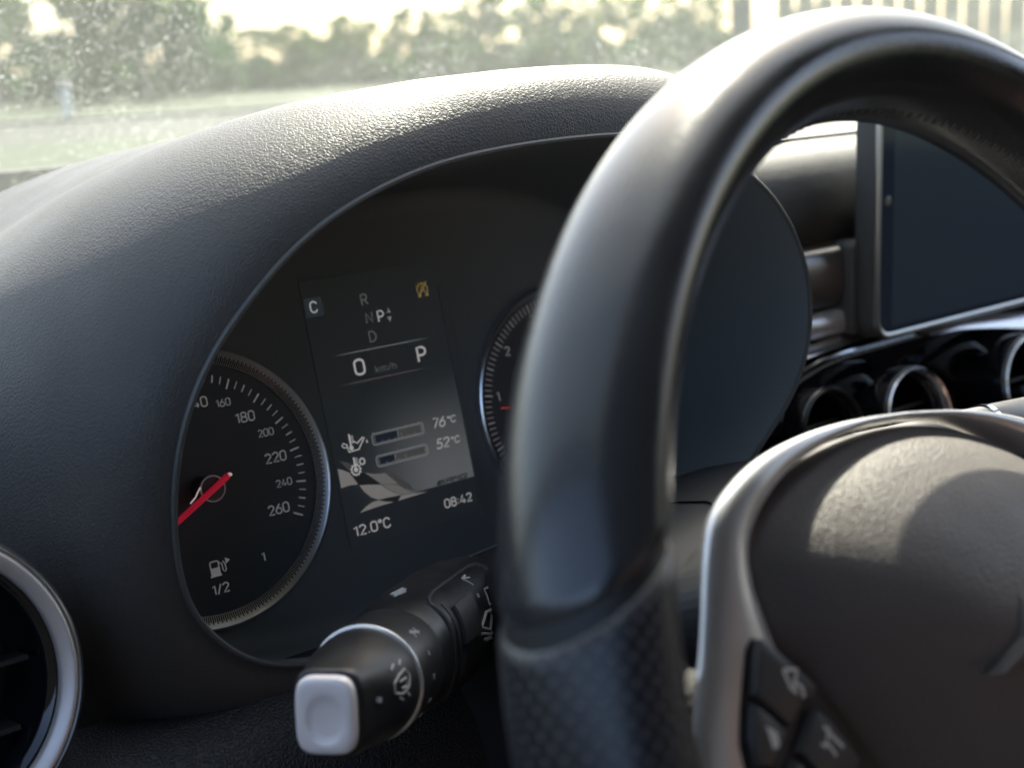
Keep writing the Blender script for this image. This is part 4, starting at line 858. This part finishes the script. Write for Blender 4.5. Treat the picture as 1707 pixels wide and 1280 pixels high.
for a in (46, 22, -2, -26, -44): side_icon([[(a + 2.6, -41), (a - 2.6, -41)]] if a != 46 else [[(a + 5, -39.5), (a - 5, -39.5)], [(a + 5, -42.5), (a - 5, -42.5)], [(a + 3, -38), (a - 2, -44)]], 1.1)
side_icon([[(100, -67), (94, -74)], [(104, -68), (98, -75)], [(97, -65), (91, -71)]], .8)
# wash-wipe symbol on the tip
def tip_pt(a, z, lift=.12):
    zz = [-29.5, -27, -20, -14, -9, -5, -2.5]; q = math.radians(a); e = np.interp(z, zz, [2, 2.05, 2.2, 2.6, 3.2, 3.8, 4]); k_ = sup(q, e)
    x = np.interp(z, zz, [15.6, 15.5, 14.6, 12.6, 10.67, 9.78, 9.49]) * k_ * math.cos(q); y = np.interp(z, zz, [15.6, 15.5, 14.8, 13.4, 12.2, 11.66, 11.44]) * k_ * math.sin(q); l = math.hypot(x, y)
    return (x * (1 + lift / l), y * (1 + lift / l), z)
def tip_icon(strokes, w):
    mb = MB()
    for s_ in strokes: mb.tube([tip_pt(a, z) for a, z in s_], w / 2, n=6)
    return mb.build('symbol', 'icon_print', stalk, ST)
tip_icon([[(10, -9), (4, -8.6)]], 1.9)
tip_icon([[(16, -15.5), (22, -18.5), (24, -22), (16, -23.5), (6, -22), (2, -18.5), (6, -15.5), (16, -15.5)], [(15, -18), (16, -21), (8, -21), (8, -18.5)], [(0, -17), (-4, -18.5)], [(2, -20.5), (-3, -22)]], .7)
tip_icon([[(30, -16), (34, -18)], [(30, -20), (34, -22)]], .6)

# ================================================================== AIR VENTS
def vent(label, cx, cy, cz, R1, frame, mring, nv=3, grp=None, vane_tilt=0., deep=26, dark=False):
    base = tuple(frame([cx, cy, cz])[0]); t = thing('air_vent', label, 'air vent', base, grp)
    F = lambda p: frame(np.atleast_2d(p) + np.array([cx, cy, cz]))
    k = R1 / 45.7
    MB().lathe([(45.7 * k, -14), (45.7 * k, -3), (45.2 * k, -1), (44.2 * k, -.3), (43.4 * k, -.8)], n=96).build('outer_ring', 'dark_silver' if not grp else 'gloss_black', t, F, angle=50)
    MB().lathe([(43.4 * k, -.9), (43.0 * k, .5), (42.5 * k, .9), (41.8 * k, .8), (39.3 * k, -1.6), (38.8 * k, -2.4), (38.6 * k, -9)], n=96).build('chrome_ring', mring, t, F, angle=60)
    MB().lathe([(38.6 * k, -4), (37.2 * k, -4.4), (35 * k, -9), (34 * k, -16), (33.5 * k, -40)], n=96).build('inner_barrel', 'gloss_black', t, F, angle=60)
    mb = MB(); mb.prism(circle(0, 0, 33.6 * k, 64), -41, -40); mb.build('vent_back', 'seam_dark', t, F, smooth=False)
    for i in range(nv):
        y = (i - (nv - 1) / 2) * 19 * k; hw = math.sqrt(max(1, (33 * k) ** 2 - y * y))
        mb = MB(); box(mb, -hw, y - .7, -26, hw, y + .7, -11); o = mb.build('vane', 'soft_plastic', t, F, smooth=False)
    MB().prism(rrect(-5 * k, -3 * k, 5 * k, 3 * k, 1.2), -20, -8.5, .8).build('vane_handle', 'soft_plastic', t, F, smooth=False)
    return t
VF = lambda p: CL(p)
vent('large round air vent with a wide silver ring, left of the instruments', -123.8, -29.4, 80, 45.75, CL, 'ring_silver', 3)
def tilt_frame(px, py, pz, k):                 # faces the driver and leans back
    c, s = math.cos(k), math.sin(k)
    def f(p):
        p = np.atleast_2d(np.asarray(p, float)); return WD(np.stack([p[:, 0], -p[:, 2] * c + p[:, 1] * s, p[:, 1] * c + p[:, 2] * s], 1))
    return f
CV = 'round air vents of the centre console'
VT = tilt_frame(0, 0, 0, math.radians(14))
vent('middle round console air vent with a chrome ring, just above the silver wheel trim', 390, -52.5, 22, 28, VT, 'chrome', 2, CV)
vent('chrome-ringed console air vent at the right edge, above the selector lever', 497, -57., 24, 33, VT, 'chrome', 2, CV)
vent('shaded round console air vent beside the instrument bezel', 322, -47., 22, 24, VT, 'black_plastic', 2, CV)  # ring given dark plastic to imitate the shade it lies in

# ================================================================== TABLET-LIKE SCREEN
tab = thing('dashboard_screen', 'upright black touch screen with a thin silver frame on the dashboard', 'screen', (.475, 0.0, -.006))
TX0, TX1, TZ0, TZ1, TY = 381.6, 590., -7., 118., -10.
def TB(p): p = np.atleast_2d(np.asarray(p, float)); return WD(np.stack([p[:, 0], TY - p[:, 2], p[:, 1]], 1))
MB().prism(rrect(TX0 - .3, TZ0 - .3, TX1 + .3, TZ1 + .3, 12, 10), -13.5, -1.2, .9).build('casing', 'casing_grey', tab, TB, angle=30)
mb = MB(); o_, i_ = rrect(TX0, TZ0, TX1, TZ1, 12, 10), rrect(TX0 + 3.4, TZ0 + 3.4, TX1 - 3.4, TZ1 - 3.4, 9, 10)
mb.grid([[(*p, z) for p in P] for P, z in ((o_, -1.2), (o_, .0), (o_ * .8 + i_ * .2, .9), (o_ * .35 + i_ * .65, 1.0), (i_, .4), (i_, -1))], close_v=True); mb.build('frame', 'frame_silver', tab, TB, angle=40)
MB().prism(rrect(TX0 + 3.3, TZ0 + 3.3, TX1 - 3.3, TZ1 - 3.3, 9, 10), -1.4, .1).build('border_glass', 'screen_border', tab, TB, smooth=False)
MB().prism(rrect(TX0 + 14, TZ0 + 6.5, TX1 - 14, TZ1 - 6.5, 1, 4), .05, .16).build('screen_glass', 'screen_glass', tab, TB, smooth=False)
mb = MB(); mb.lathe([(2.6, .1), (2.3, .35), (.01, .4)], n=24, origin=(TX0 + 9.2, 91 - 24 + 0, 0)); mb.build('light_sensor', 'dark_silver', tab, TB)
mb = MB(); mb.prism(rrect(376, -4, 392, 46, 4, 6), -30, -11, 1.2); mb.build('mounting_arm', 'casing_grey', tab, TB, angle=30)

# ================================================================== SELECTOR LEVER
lev = thing('selector_lever', 'black selector lever with a chrome band right of the steering column', 'lever', tuple(CL([150, -26, 184])[0]))
LA = np.array([140., -24.5, 186]); LD = np.array([112., -10.5, -7]); LL = np.linalg.norm(LD)
def lever_part(t0, t1, r0, r1, name, m, endcap=False):
    pr = [(r0, t0), (r1, t1)] if not endcap else [(r0, t0), (r1, t1 - 3), (r1 * .9, t1 - 1), (.05, t1)]
    MB().lathe(pr, n=48, axis=LD, origin=LA, shape=lambda q, k: sup(q + .2, 2.6)).build(name, m, lev, CL, angle=40)
lever_part(0, 74, 7.5, 9.2, 'lever_arm', 'soft_plastic'); lever_part(74, 76.6, 9.8, 9.9, 'chrome_band', 'chrome'); lever_part(76.6, 128, 9.5, 9.9, 'lever_tip', 'black_plastic', True)
MB().lathe([(9.2, 73.9), (9.85, 74), (9.9, 76.6), (9.3, 76.7)], n=48, axis=LD, origin=LA, shape=lambda q, k: sup(q + .2, 2.6)).build('chrome_edge', 'chrome', lev, CL, angle=40)
